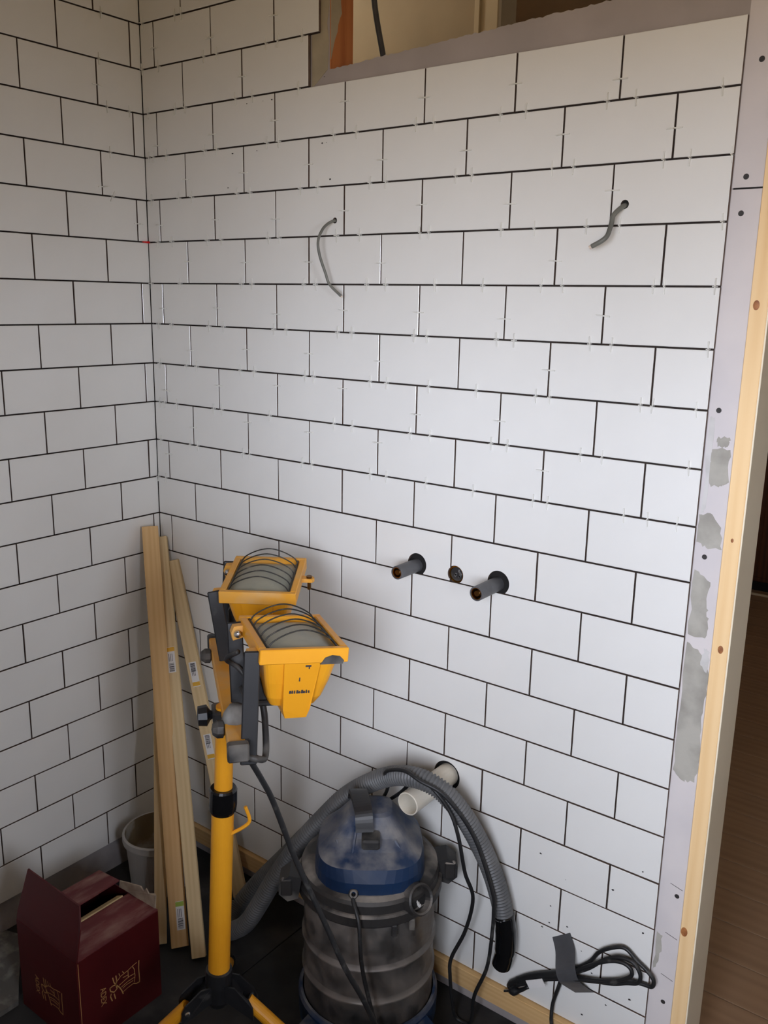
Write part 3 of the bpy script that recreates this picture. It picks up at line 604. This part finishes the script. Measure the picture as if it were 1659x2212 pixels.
pp = [(X0+.085, Y1, HB-.01), (X1-.008, Y1, HB-.004)] + [(X1-.01-.011*i, Y1+.006+random.uniform(-.004, .004), HB+.026+random.uniform(-.008, .012)) for i in range(6)] + [(X0+.115, Y1+.002, HB+.024), (X0+.09, Y1, HB+.018)]
bm = prism(pp, (0, -.003, 0)); link('torn_flap', bm, 'torn', t)
ST = [[(-.4887, .1314), (-.4903, .1123), (-.4894, .0828), (-.4897, .0762), (-.4987, .0776), (-.5064, .0829)], [(-.4947, .1307), (-.5067, .1291), (-.5187, .1258), (-.5383, .1239), (-.5483, .1175), (-.5516, .1113)],
      [(-.5068, .1282), (-.502, .1173), (-.5009, .1003), (-.5033, .0846)], [(-.5021, .1064), (-.5149, .1079), (-.5238, .1073), (-.5434, .1037)], [(-.5016, .0969), (-.5204, .0983), (-.5381, .0953)],
      [(-.5069, .091), (-.5256, .0923), (-.5345, .0899)], [(-.5064, .0829), (-.5213, .0826), (-.5332, .0804)], [(-.5588, .1332), (-.5567, .1205), (-.5516, .1104), (-.5428, .0976), (-.5377, .0864), (-.5344, .0755)],
      [(-.5507, .1333), (-.5491, .12), (-.5516, .1113)], [(-.5426, .1334), (-.5402, .1252)], [(-.5334, .1329), (-.5299, .1267)], [(-.5516, .1104), (-.56, .1134), (-.5677, .1121), (-.5663, .1036), (-.5573, .0954), (-.5494, .0994), (-.5516, .1104)],
      [(-.5649, .096), (-.5672, .0901), (-.5633, .0769)], [(-.5576, .0909), (-.5547, .0765)], [(-.5189, .124), (-.5188, .1086)], [(-.533, .1164), (-.5204, .1145)]]
def emblem(mx, name):
    bm = bmesh.new()
    for i, s in enumerate(ST):
        w = .0021 if i in (0, 7, 8, 11, 12, 13) else .0014
        for a, b in zip(s, s[1:]):
            a = V((a[0]+.54, a[1]-.104)); b = V((b[0]+.54, b[1]-.104)); d = (b-a).normalized(); nn = V((-d.y, d.x))*w/1.6; a = a-d*w*.3; b = b+d*w*.3
            vs = [bm.verts.new((p.x, p.y, 0)) for p in (a-nn, b-nn, b+nn, a+nn)]; bm.faces.new(vs)
    bmesh.ops.transform(bm, matrix=mx, verts=bm.verts[:]); bm.normal_update()
    return link(name, bm, 'gold', t)
def lettering(body, size, mx, name, m='gold', par=None):
    cu = D.curves.new('txt', 'FONT'); cu.body = body; cu.size = size; cu.align_x = 'CENTER'; cu.align_y = 'CENTER'; cu.extrude = .00005
    to = D.objects.new('txt', cu); COL.objects.link(to); dg = bpy.context.evaluated_depsgraph_get(); me = D.meshes.new_from_object(to.evaluated_get(dg)); D.objects.remove(to); D.curves.remove(cu)
    me.transform(mx); me.materials.clear(); me.materials.append(M[m]); return inst(name, me, par)
e = .0004
# face looking +X : u = +Y, v = +Z ; face looking -Y : u = +X, v = +Z
FX = Matrix(((0, 0, 1, X1+e), (1, 0, 0, -.54), (0, 1, 0, .104), (0, 0, 0, 1))); FY = Matrix(((1, 0, 0, .362), (0, 0, -1, Y0-e), (0, 1, 0, .092), (0, 0, 0, 1)))
emblem(FX, 'gold_emblem'); emblem(FY, 'gold_emblem')
for Fm in (FX, FY):
    lettering('ADEX', .020, Fm @ Matrix.Translation((-.045, -.001, 0)) @ Matrix.Rotation(-math.pi/2, 4, 'Z') @ Matrix.Scale(.86, 4, (1, 0, 0)), 'gold_lettering', 'gold', t)
link('gold_line', cbox((X1, Y0+.004, .01), (X1+.0004, Y0+.0052, HB-.004)), 'gold', t)

# board offcut in the lower left
o = link('board_offcut', prism([(.004, -.62, .001), (.004, -.545, .001), (.05, -.53, .001), (.245, -.655, .001), (.245, -.70, .001), (.15, -.73, .001), (.02, -.70, .001)], (0, 0, .012)), 'offcut')
tag(o, 'dusty grey board offcut lying between the maroon carton and the left wall', 'board')

# ------------------------------------------------------------------ work light on tripod
t = thing('work_light', (.779, -.523, 0), 'yellow twin halogen work light on a tripod stand', 'work light')
HUB = V((.779, -.523, .255)); TOP = V((.797, -.503, .862)); ax = (TOP-HUB).normalized()
def on(z): return HUB+ax*((z-HUB.z)/ax.z)
link('lower_pole', lathe([(0, 0), (.0212, 0), (.0212, .40), (0, .40)], 32, axis(on(.262), TOP)), 'yellow', t, smooth=False)
link('upper_pole', lathe([(0, 0), (.0172, 0), (.0172, .205), (0, .205)], 32, axis(on(.655), TOP)), 'yellow', t)
link('pole_collar', lathe([(.0175, .052), (.024, .052), (.0265, .048), (.0270, .018), (.0255, .006), (.0225, 0), (.0215, 0)], 24, axis(on(.642), TOP)), 'blackgloss', t)
link('cable_hook', tube([on(.60)+V((.018, .005, 0)), on(.60)+V((.032, .020, .010)), on(.60)+V((.041, .030, .020)), on(.60)+V((.042, .031, .032)), on(.60)+V((.037, .026, .055))], .0035, 8), 'yellow', t)
# hub and legs
link('hub', lathe([(.0215, .052), (.026, .050), (.027, .02), (.025, -.015), (.018, -.03), (0, -.03)], 24, axis(on(.245), TOP)), 'black', t)
legs = [(V((.745, -.579, .225)), V((.720, -.605, .19))), (V((.832, -.491, .225)), V((.876, -.474, .19))), (V((.744, -.488, .225)), V((.709, -.452, .19)))]
for a, b in legs:
    dr = (b-a).normalized(); end = a+dr*((a.z-.012)/-dr.z)
    rad = V((a.x-HUB.x, a.y-HUB.y, 0)).normalized(); side = V((-rad.y, rad.x, 0))
    p0 = HUB+rad*.018; p1 = V((a.x, a.y, a.z))
    # bracket: two cheeks and a bridge
    br = None
    bm = bmesh.new()
    for s in (-1, 1):
        q = side*s*.0165
        prism([p0+q+V((0, 0, .016)), p0+q+rad*.020+V((0, 0, .014)), p1+q+rad*.004+V((0, 0, .018)), p1+q+dr*.016+V((0, 0, .012)), p1+q+dr*.018+V((0, 0, -.014)), p1+q+V((0, 0, -.018)), p0+q+V((0, 0, -.018))], side*s*.004, bm)
    prism([p0-side*.0165+V((0, 0, .014)), p0+side*.0165+V((0, 0, .014)), p1+side*.0165+V((0, 0, .010))-rad*.016, p1-side*.0165+V((0, 0, .010))-rad*.016], (0, 0, -.004), bm)
    br = link('leg_bracket', bm, 'black', t)
    link('bolt', lathe([(0, .0235), (.004, .0235), (.006, .0205), (.006, 0), (0, 0)], 12, axis(p1-side*.0, p1+side)), 'steel', br)
    link('leg', lathe([(0, 0), (.0135, 0), (.0135, (end-a).length), (0, (end-a).length)], 20, axis(a-dr*.004, end)), 'yellow', t)
    f_ = link('foot', lathe([(0, 0), (.016, .0), (.016, .035), (.014, .04)], 16, axis(end+dr*.010, end-dr)), 'black', t)
# cross bar
B0 = V((.946, -.613, .862)); BD = V((-.785, .62, 0)).normalized(); BN = V((BD.y, -BD.x, 0)); 
BN = V((.62, .785, 0)).normalized()
def bar(s, n_=0, z=0): return B0+BD*s+BN*n_+V((0, 0, z))
MB = Matrix(((BN.x, 0, BD.x, B0.x), (BN.y, 0, BD.y, B0.y), (0, 1, 0, B0.z), (0, 0, 0, 1)))
MB = Matrix(((BD.x, BN.x, 0, B0.x), (BD.y, BN.y, 0, B0.y), (0, 0, 1, B0.z), (0, 0, 0, 1)))
link('cross_bar', cbox((.010, -.015, -.014), (.50, .015, .012), .002, MB), 'yellowd', t)
for a, b in ((-.004, .016), (.494, .514)):
    link('end_cap', cbox((a, -.018, -.017), (b, .018, .015), .003, MB), 'blackd', t)
link('pole_clamp', cbox((.165, -.030, -.030), (.215, .020, -.006), .004, MB), 'blackd', t)
link('clamp_knob', lathe([(0, .030), (.018, .028), (.020, .012), (.010, .006), (.006, 0)], 10, axis(bar(.19, -.028, -.02), bar(.19, -.2, -.02))), 'black', t)
# lamp heads
def head(label, cen, cols, ps, far):
    R = Matrix(cols); mw = R.to_4x4(); mw.translation = V(cen)
    w, h = .155/2, .185/2
    root = link('lamp_head', bmesh.new(), 'yellow', t)
    root.data.materials.clear()
    # housing = root mesh: tapered body with a rounded middle rib
    bm = bmesh.new()
    secs = [(w-.008, h-.008, -.020), (w-.011, h-.012, -.036), (w-.018, h-.022, -.070), (w-.027, h-.034, -.102), (w-.036, h-.046, -.120), (w-.048, h-.060, -.125)]
    rings = []
    for a, b, z in secs:
        pts = []
        for k in range(32):
            an = 2*math.pi*(k+.5)/32; cx, cy = math.cos(an), math.sin(an); e_ = .30
            pts.append(bm.verts.new((a*math.copysign(abs(cx)**e_, cx), b*math.copysign(abs(cy)**e_, cy), z)))
        rings.append(pts)
    for A, B in zip(rings, rings[1:]):
        for k in range(32): bm.faces.new((A[k], B[k], B[(k+1) % 32], A[(k+1) % 32]))
    bm.faces.new(rings[-1][::-1]); bmesh.ops.recalc_face_normals(bm, faces=bm.faces[:])
    bmesh.ops.transform(bm, matrix=mw, verts=bm.verts[:]); bm.to_mesh(root.data); bm.free(); root.data.materials.append(M['yellow'])
    for p in root.data.polygons: p.use_smooth = False
    # central rib on the near side and its foot
    def sub(name, bm, m, smooth=False):
        bmesh.ops.transform(bm, matrix=mw, verts=bm.verts[:]); return link(name, bm, m, root, smooth)
    sub('housing_rib', prism([(-.034, -h+.004, -.022), (.030, -h+.004, -.022), (.024, -h+.026, -.120), (.020, -h+.032, -.138), (-.018, -h+.032, -.138), (-.024, -h+.026, -.120)], (0, .06, 0)), 'yellow')
    if not far:
        bm = bmesh.new()
        for q in range(9): box(bm, (-.018+q*.0042, -h+.0172-.0009, -.086), (-.018+q*.0042+random.uniform(.0015, .0034), -h+.0172+.004, -.086+random.uniform(.003, .0065)))
        box(bm, (-.004, -h+.0114, -.062), (-.002, -h+.016, -.052)); box(bm, (.004, -h+.0055, -.034), (.014, -h+.012, -.031)); box(bm, (.010, -h+.0062, -.038), (.012, -h+.012, -.030))
        sub('worn_print', bm, 'ink')
    # rim
    bm = bmesh.new()
    for lo, hi in (((-w, -h, -.026), (w, -h+.012, .0)), ((-w, h-.012, -.026), (w, h, 0)), ((-w, -h+.012, -.026), (-w+.013, h-.012, 0)), ((w-.013, -h+.012, -.026), (w, h-.012, 0))):
        box(bm, lo, hi, None, .0015)
    sub('front_rim', bm, 'yellowd' if far else 'yellow')
    bm = bmesh.new(); N = 8
    gl = [[bm.verts.new((-w+.012+(2*w-.024)*i/N, -h+.011+(2*h-.022)*j/N, -.012+.012*math.sin(math.pi*i/N)*math.sin(math.pi*j/N)**.5)) for i in range(N+1)] for j in range(N+1)]
    for j in range(N):
        for i in range(N): bm.faces.new((gl[j][i], gl[j][i+1], gl[j+1][i+1], gl[j+1][i]))
    sub('lens', bm, 'lens', True)
    for k in range(6):
        y = -h+.020+k*(2*h-.040)/5
        sub('guard_wire', tube([(-w+.017, y, -.004), (-w+.026, y, .008), (-w+.05, y, .021), (0, y, .027), (w-.05, y, .021), (w-.026, y, .008), (w-.017, y, -.004)], .0013, 6, 5), 'wire', True)
    for sx_ in (-1, 1):
        sub('guard_rod', tube([(sx_*(w-.017), -h+.013, -.003), (sx_*(w-.017), h-.013, -.003)], .0018, 6, 0), 'wire')
    # hinge ears on the left long side
    for y in (-h+.018, h-.040):
        sub('hinge_ear', prism([(-w+.002, y, -.006), (-w-.016, y, -.008), (-w-.020, y, -.020), (-w-.016, y, -.034), (-w+.004, y, -.028)], (0, .016, 0)), 'yellowd')
    sub('hinge_bolt', lathe([(0, .012), (.005, .011), (.0065, .006), (.0065, 0), (0, 0)], 14, axis((-w-.010, h-.042, -.020), (-w-.010, -1, -.020))), 'steel')
    # latch on the right side
    if far:
        lt = sub('latch', prism([(w, .002, -.010), (w+.022, .002, -.010), (w+.026, .010, -.010), (w+.022, .018, -.010), (w, .020, -.010)], (0, 0, -.008)), 'yellowd')
        bm = lathe([(0, 0), (.004, 0), (.004, .026), (.006, .026), (.006, .030), (0, .030)], 10, Matrix.Translation((w+.015, .010, -.036))); sub('latch_screw', bm, 'brassd')
    else:
        sub('latch', prism([(w-.050, -h-.0010, -.028), (w-.042, -h-.0010, -.016), (w-.030, -h-.0010, -.012), (w-.016, -h-.0010, -.014), (w-.008, -h-.0010, -.022), (w-.010, -h-.001, -.028)], (0, .003, 0)), 'blackd')
    # junction box behind
    sub('junction_box', cbox((-w+.002, -.030, -.118), (-w+.052, .040, -.072), .004), 'blackd')
    sub('junction_lid', cbox((-w-.002, -.034, -.126), (-w+.056, .044, -.116), .003), 'blackd')
    # bracket: two arms down to the bar and a base
    sA, sB = ps
    for y, s in ((-h+.014, sA), (h-.020, sB)):
        a = mw @ V((-w-.010, y, -.018)); b = bar(s, .018, -.035)
        x_ = BD; zz = (b-a).normalized(); y_ = BN
        Mx = frame(a, BD, z=zz); Ln = (b-a).length
        link('bracket_arm', cbox((-.0025, -.014, -.012), (.0025, .014, Ln), .002, Mx), 'black', root)
    return root
l1 = head('near', (.9144, -.4477, 1.0193), ((.5407, -.8405, .0349), (.8367, .5417, .0811), (-.0871, -.0147, .9961)), (.02, .16), False)
l2 = head('far', (.6721, -.2711, 1.0338), ((.8168, -.5723, .0731), (.5769, .8114, -.0939), (-.0056, .1189, .9929)), (.36, .49), True)
l1['label'] = 'nearer yellow halogen lamp head facing up'; l2['label'] = 'farther yellow halogen lamp head facing up'
for s in ((.02, .16), (.36, .49)):
    link('bracket_base', cbox((s[0], .012, -.020), (s[1], .022, .012), .002, MB), 'black', t)
    link('bracket_knob', lathe([(.0, .024), (.010, .022), (.016, .014), (.016, .004), (.008, 0)], 8, axis(bar(sum(s)/2, -.014, .0), bar(sum(s)/2, -.2, .01))), 'blackd', t)
link('splash_lump', lathe([(0, .03), (.012, .028), (.022, .014), (.026, 0), (0, 0)], 12, axis(bar(.10, .006, .010), bar(.10, .006, .2))), 'grit', t, smooth=True)
# leads
link('lead', tube([bar(.14, .045, .04), bar(.17, .02, .075), bar(.16, -.004, .10), bar(.13, .015, .125)], .0045, 8), 'blackd', t, smooth=True)
jw = Matrix(((.5407, -.8405, .0349), (.8367, .5417, .0811), (-.0871, -.0147, .9961))).to_4x4(); jw.translation = V((.9144, -.4477, 1.0193))
J0 = jw @ V((-.050, -.020, -.122))
LE = V((.940, -.586, .842))
link('lead', tube([J0, J0+V((.012, -.006, -.028)), J0.lerp(LE, .55)+V((.022, .004, -.040)), LE+V((.012, .012, -.006)), LE], .0058, 8), 'blackd', t, smooth=True)
link('power_lead', tube([LE+V((-.01, -.004, .02)), LE, (.945, -.560, .79), (.950, -.536, .735), (.969, -.499, .607), (1.009, -.468, .482), (1.042, -.447, .386), (1.068, -.415, .296), (1.084, -.386, .20), (1.085, -.36, .08), (1.10, -.40, .008), (1.2, -.5, .007), (1.45, -.62, .007)], .0052, 10), 'cord', t, smooth=True)

# ------------------------------------------------------------------ vacuum cleaner
VX, VY = .90, -.19
t = thing('vacuum_cleaner', (VX, VY, 0), 'dusty blue and steel wet vacuum cleaner with ribbed hose', 'vacuum')
TV = Matrix.Translation((VX, VY, 0))
prof = [(0, .075), (.138, .075), (.143, .080)]
for zr in (.175, .255): prof += [(.143, zr-.010), (.1475, zr-.006), (.1475, zr-.001), (.1395, zr+.004), (.143, zr+.010)]
prof += [(.143, .36), (.147, .364), (.147, .372)]
link('drum', lathe(prof, 64, TV), 'drum', t, smooth=True)
link('lid_rim', lathe([(.147, .362), (.1545, .362), (.157, .366), (.157, .384), (.153, .388), (.150, .389), (.150, .408), (.147, .416), (.135, .421), (.10, .423)], 64, TV), 'lid', t, smooth=False)
# blue motor cover, lofted
to_cam = V((CAM.x-VX, CAM.y-VY, 0)).normalized(); sd = V((-to_cam.y, to_cam.x, 0))
RV = Matrix(((sd.x, to_cam.x, 0, VX), (sd.y, to_cam.y, 0, VY), (0, 0, 1, 0), (0, 0, 0, 1)))
bm = bmesh.new(); rings = []
for a, b, fy, z, ex in ((.118, .120, .012, .418, .8), (.116, .119, .012, .446, .72), (.110, .112, .010, .472, .6), (.091, .085, .0, .487, .55), (.074, .066, -.006, .502, .5), (.057, .052, -.010, .521, .5), (.046, .044, -.012, .534, .5), (.036, .034, -.012, .538, .5)):
    rings.append([bm.verts.new((a*math.copysign(abs(math.cos(q))**ex, math.cos(q)), fy+b*math.copysign(abs(math.sin(q))**ex, math.sin(q)), z)) for q in [2*math.pi*k/40 for k in range(40)]])
for A, B in zip(rings, rings[1:]):
    for k in range(40): bm.faces.new((A[k], A[(k+1) % 40], B[(k+1) % 40], B[k]))
bm.faces.new(rings[-1]); bmesh.ops.transform(bm, matrix=RV, verts=bm.verts[:]); bmesh.ops.recalc_face_normals(bm, faces=bm.faces[:])
link('motor_cover', bm, 'blue', t, smooth=False)
# ridges of the cover
for a, b in (((-.070, .055, .497), (-.050, .085, .468)), ((.052, .060, .500), (.082, .090, .462)), ((-.030, .046, .524), (-.040, .100, .466))):
    link('cover_ridge', tube([RV @ V(a), RV @ V(b)], .004, 6, 0), 'blue', t)
# handle
hp = [(-.012, .060, .520), (-.014, .050, .548), (-.018, .030, .562), (-.026, -.010, .566), (-.030, -.035, .556), (-.032, -.045, .535)]
bm = bmesh.new(); hp = [RV @ V(p) for p in catmull(hp, 5)]
for i, p in enumerate(hp[:-1]):
    q = hp[i+1]; zz = (q-p).normalized(); Mx = frame(p, sd, z=zz); box(bm, (-.0185, -.005, -.0005), (.0185, .0055 if i % 2 else .0035, (q-p).length+.0005), Mx)
link('handle', bm, 'black', t)
link('switch_panel', cbox((-.018, .050, .478), (.020, .092, .500), .004, RV @ Matrix.Translation((0, 0, .018)) @ Matrix.Rotation(-.0, 4, 'X')), 'blackd', t)
# grommet, exhaust port, lug, clasps
gp = RV @ V((-.032, .134, .424))
link('cord_grommet', lathe([(.0045, .012), (.008, .012), (.0095, .008), (.0105, 0), (0, 0)], 16, axis(gp-to_cam*.004, gp+to_cam+V((0, 0, .6)))), 'lid', t)
pp_ = RV @ V((.102, .118, .404)); pd = (pp_-V((VX, VY, .340))).normalized()
pt = link('exhaust_port', lathe([(.034, -.02), (.032, .008), (.029, .011), (.0255, .008), (.0235, -.012), (0, -.012)], 28, axis(pp_-pd*.002, pp_+pd)), 'lid', t)
link('port_bore', lathe([(0, .002), (.0232, .002), (.0232, 0)], 24, axis(pp_-pd*.010, pp_+pd)), 'dark', pt)
bm = bmesh.new()
for k in range(5):
    c = pp_+pd*-.008+V((random.uniform(-.008, .008), 0, -.010+random.uniform(-.004, .006))); box(bm, (-.003, -.003, -.003), (.003, .003, .003), Matrix.Translation(c) @ Matrix.Rotation(k, 4, 'X'), .001)
link('plaster_crumbs', bm, 'fillerw', pt)
for an, nm in ((.35, 'rim_lug'), (.62, 'rim_lug')):
    p = RV @ V((.152*math.sin(an)-.0, .152*math.cos(an), .350)); link('rim_lug', cbox((-.006, -.004, -.012), (.006, .006, .014), .002, Matrix(((sd.x, to_cam.x, 0, p.x), (sd.y, to_cam.y, 0, p.y), (0, 0, 1, p.z), (0, 0, 0, 1)))), 'blackd', t)
for sgn, back in ((-1, .045), (1, -.02)):
    base = V((sgn*.150, back, .385)); xo = V((sgn, 0, 0))
    pr_ = [base+V((0, -.028, -.020)), base+V((sgn*.022, -.026, -.026)), base+V((sgn*.040, -.022, -.006)), base+V((sgn*.040, -.020, .022)), base+V((sgn*.018, -.022, .038)), base+V((-sgn*.008, -.026, .030))]
    cl = link('clasp', prism([RV @ p for p in pr_], (RV.to_3x3() @ V((0, .052, 0)))), 'blackd', t)
    q0 = RV @ (base+V((sgn*.024, .026, .010)))
    link('clasp_lever', cbox((-.012, -.006, -.020), (.012, .006, .020), .003, Matrix(((sd.x, to_cam.x, 0, q0.x), (sd.y, to_cam.y, 0, q0.y), (0, 0, 1, q0.z), (0, 0, 0, 1)))), 'lid', cl)
# base with caster feet
link('base_ring', lathe([(.10, .040), (.150, .040), (.154, .046), (.156, .100), (.152, .108), (.1465, .108)], 48, TV), 'blue', t, smooth=False)
for an in (math.radians(48), math.radians(132), math.radians(228), math.radians(312)):
    d = RV.to_3x3() @ V((math.cos(an), math.sin(an), 0)); s_ = V((-d.y, d.x, 0))
    ends = []
    p = V((VX, VY, 0))+d*.128
    if p.y+abs(d.y)*.06+.03 > -.03: sh = .030
    else: sh = .055
    q = [p-s_*.040, p-s_*.030+d*sh, p+s_*.030+d*sh, p+s_*.040]
    arm = link('caster_arm', prism([v_+V((0, 0, .050)) for v_ in q], (0, 0, .045)), 'blue', t)
    c = p+d*(sh-.022)
    link('caster_wheel', lathe([(0, -.010), (.020, -.010), (.0225, -.006), (.0225, .006), (.020, .010), (0, .010)], 20, Matrix.Translation((c.x, c.y, .0232)) @ frame((0, 0, 0), d, z=s_)), 'blackd', arm)
    link('caster_fork', lathe([(0, .0), (.012, .0), (.012, .012), (0, .012)], 12, Matrix.Translation((c.x, c.y, .042))), 'black', arm)
# hose
hp = [(.785, -.110, .385), (.735, -.080, .385), (.680, -.062, .360), (.614, -.060, .300), (.540, -.070, .207), (.462, -.095, .105), (.428, -.130, .045), (.432, -.172, .026), (.462, -.206, .028), (.505, -.222, .060), (.556, -.22, .115), (.623, -.195, .251), (.680, -.172, .351), (.734, -.15, .43), (.791, -.128, .501), (.879, -.118, .569), (.96, -.125, .604), (1.025, -.115, .594), (1.069, -.09, .539), (1.103, -.065, .463), (1.128, -.052, .399), (1.147, -.045, .336), (1.154, -.042, .300)]
hpts = resample(catmull(hp, 14), .0018)
hs = link('hose', bmesh.new(), 'hose', t)
bm = bmesh.new(); sweep(bm, hpts, lambda i: (.0222, .0222, .0196, .0186)[i % 4], 20); bm.to_mesh(hs.data); bm.free()
for p in hs.data.polygons: p.use_smooth = True
link('hose_cuff', lathe([(.024, 0), (.026, .004), (.026, .050), (.023, .054)], 24, axis((.815, -.125, .380), (.735, -.080, .385))), 'black', t)
nz = [V((1.153, -.042, .308)), V((1.158, -.041, .285)), V((1.161, -.040, .250)), V((1.160, -.040, .215)), V((1.153, -.040, .180)), V((1.149, -.040, .168))]
npts = catmull(nz, 6)
link('nozzle', tube(npts, lambda i: (.0225 if i < 8 else .0235 if i < 18 else .0215 if i < 24 else max(.006, .0215-.0026*(i-24))), 22, 0), 'blackgloss', t, smooth=True)
link('power_lead', tube([gp, gp+to_cam*.012+V((0, 0, -.006)), (.988, -.338, .385), (1.002, -.345, .304), (1.015, -.335, .218), (1.028, -.318, .131), (1.05, -.31, .05), (1.07, -.33, .008), (1.25, -.40, .006), (1.5, -.50, .006)], .0042, 8), 'cord', t, smooth=True)
# cord looped over hose and drain pipe
o = link('extension_cord', tube([(.76, -.030, .30), (.800, -.036, .41), (.826, -.06, .45), (.905, -.088, .529), (.955, -.100, .5865), (1.02, -.138, .606), (1.060, -.128, .561), (1.080, -.122, .505), (1.086, -.100, .413), (1.097, -.08, .344), (1.076, -.07, .246), (1.046, -.075, .163), (1.048, -.08, .118), (1.054, -.075, .05), (1.060, -.066, .006), (1.09, -.062, .005), (1.100, -.064, .03), (1.107, -.07, .095), (1.135, -.072, .182), (1.147, -.079, .27), (1.150, -.082, .34), (1.145, -.084, .386), (1.104, -.100, .506), (1.052, -.135, .596), (1.0, -.154, .622), (.955, -.150, .628), (.90, -.140, .600), (.872, -.092, .53), (.815, -.055, .43), (.775, -.028, .30), (.80, -.022, .12), (.82, -.024, .006)], .0042, 8), 'cord', smooth=True)
tag(o, 'thin black extension cord looped over the vacuum hose beside the tiled wall', 'cord')

# ------------------------------------------------------------------ taped coil of lead
t = thing('power_cable', (1.30, -.02, .24), 'black cable coil with plug bundle held to the tiles by grey tape', 'cable')
def coil(pts, r=.0042): return tube(pts, r, 8)
Yc = -.014
link('cable_loop', coil([(1.168, Yc, .118), (1.20, Yc, .150), (1.273, Yc-.002, .200), (1.337, Yc, .262), (1.360, Yc, .300), (1.385, Yc-.002, .325), (1.413, Yc, .338), (1.440, Yc, .322), (1.462, Yc, .310), (1.476, Yc, .296), (1.474, Yc, .280), (1.455, Yc, .276), (1.422, Yc-.004, .270), (1.364, Yc-.004, .238), (1.30, Yc-.006, .216), (1.23, Yc-.005, .178), (1.18, Yc, .140)]), 'cord', t, smooth=True)
link('cable_loop', coil([(1.18, Yc-.008, .128), (1.25, Yc-.008, .180), (1.337, Yc-.008, .252), (1.372, Yc-.008, .292), (1.40, Yc-.008, .315), (1.425, Yc-.008, .322), (1.440, Yc-.008, .318), (1.452, Yc-.008, .300), (1.448, Yc-.008, .280), (1.426, Yc-.008, .268), (1.40, Yc-.008, .252), (1.36, Yc-.008, .236), (1.30, Yc-.009, .210), (1.22, Yc-.008, .162), (1.165, Yc-.006, .112)]), 'cord', t, smooth=True)
link('cable_loop', coil([(1.30, Yc-.012, .222), (1.345, Yc-.012, .268), (1.38, Yc-.012, .297), (1.41, Yc-.012, .312), (1.43, Yc-.012, .310), (1.436, Yc-.012, .296), (1.424, Yc-.012, .280), (1.39, Yc-.012, .254), (1.34, Yc-.012, .232), (1.29, Yc-.012, .206)]), 'cord', t, smooth=True)
link('cable_bundle', tube([(1.160, -.012, .108), (1.175, -.012, .124), (1.21, -.014, .158), (1.262, -.016, .194), (1.30, -.016, .216)], lambda i: .0105 if i > 4 else .006+.001*i, 10), 'cord', t, smooth=True)
link('cable_tail', coil([(1.285, -.014, .205), (1.278, -.012, .17), (1.268, -.012, .125), (1.270, -.020, .092), (1.275, -.022, .07), (1.285, -.024, .03), (1.30, -.03, .006), (1.42, -.12, .005), (1.5, -.2, .005)], .0042), 'cord', t, smooth=True)
link('plug', tube([(1.166, -.018, .103), (1.190, -.020, .118), (1.212, -.020, .140)], lambda i: (.005, .007, .009, .010, .010, .009, .008, .006, .005, .0045, .0045, .0045, .004, .004, .004, .004, .004)[i], 10), 'black', t, smooth=True)
link('plug_pin', cbox((-.0025, -.0025, 0), (.0025, .0025, .016), .0005, axis((1.166, -.018, .103), (1.152, -.017, .094))), 'steel', t)
b_ = axis((1.215, -.0275, .156), (1.262, -.0275, .186))
lb = link('cable_label', cbox((-.0005, -.009, 0), (.0008, .009, .045), 0, frame((1.213, -.0278, .152), (0, 1, 0), z=(.83, 0, .55))), 'sticker', t)
o = link('tape_strip', bmesh.new(), 'tape')
L_ = [(1.251, .274), (1.264, .250), (1.276, .226), (1.285, .204), (1.292, .190), (1.312, .168)]; R_ = [(1.290, .304), (1.307, .278), (1.318, .258), (1.326, .232), (1.335, .214), (1.353, .191)]
Yt = [-.0015, -.010, -.030, -.0315, -.022, -.0018]
bm = bmesh.new(); Lc = catmull([(a, y, b) for (a, b), y in zip(L_, Yt)], 5); Rc = catmull([(a, y, b) for (a, b), y in zip(R_, Yt)], 5)
for s in (0, -.0005):
    pass
A = [bm.verts.new(p) for p in Lc]; B = [bm.verts.new(p) for p in Rc]; A2 = [bm.verts.new(p+V((0, .0006, 0))) for p in Lc]; B2 = [bm.verts.new(p+V((0, .0006, 0))) for p in Rc]
for i in range(len(A)-1):
    bm.faces.new((A[i], A[i+1], B[i+1], B[i])); bm.faces.new((B2[i], B2[i+1], A2[i+1], A2[i])); bm.faces.new((A2[i], A2[i+1], A[i+1], A[i])); bm.faces.new((B[i], B[i+1], B2[i+1], B2[i]))
bm.faces.new((A[0], B[0], B2[0], A2[0])); bm.faces.new((A[-1], A2[-1], B2[-1], B[-1]))
bmesh.ops.recalc_face_normals(bm, faces=bm.faces[:]); bm.to_mesh(o.data); bm.free()
tag(o, 'strip of grey duct tape over the cable coil on the tiles', 'tape')
for ob in list(D.objects):
    if ob.type == 'MESH' and not ob.data.vertices and not ob.children: D.objects.remove(ob)
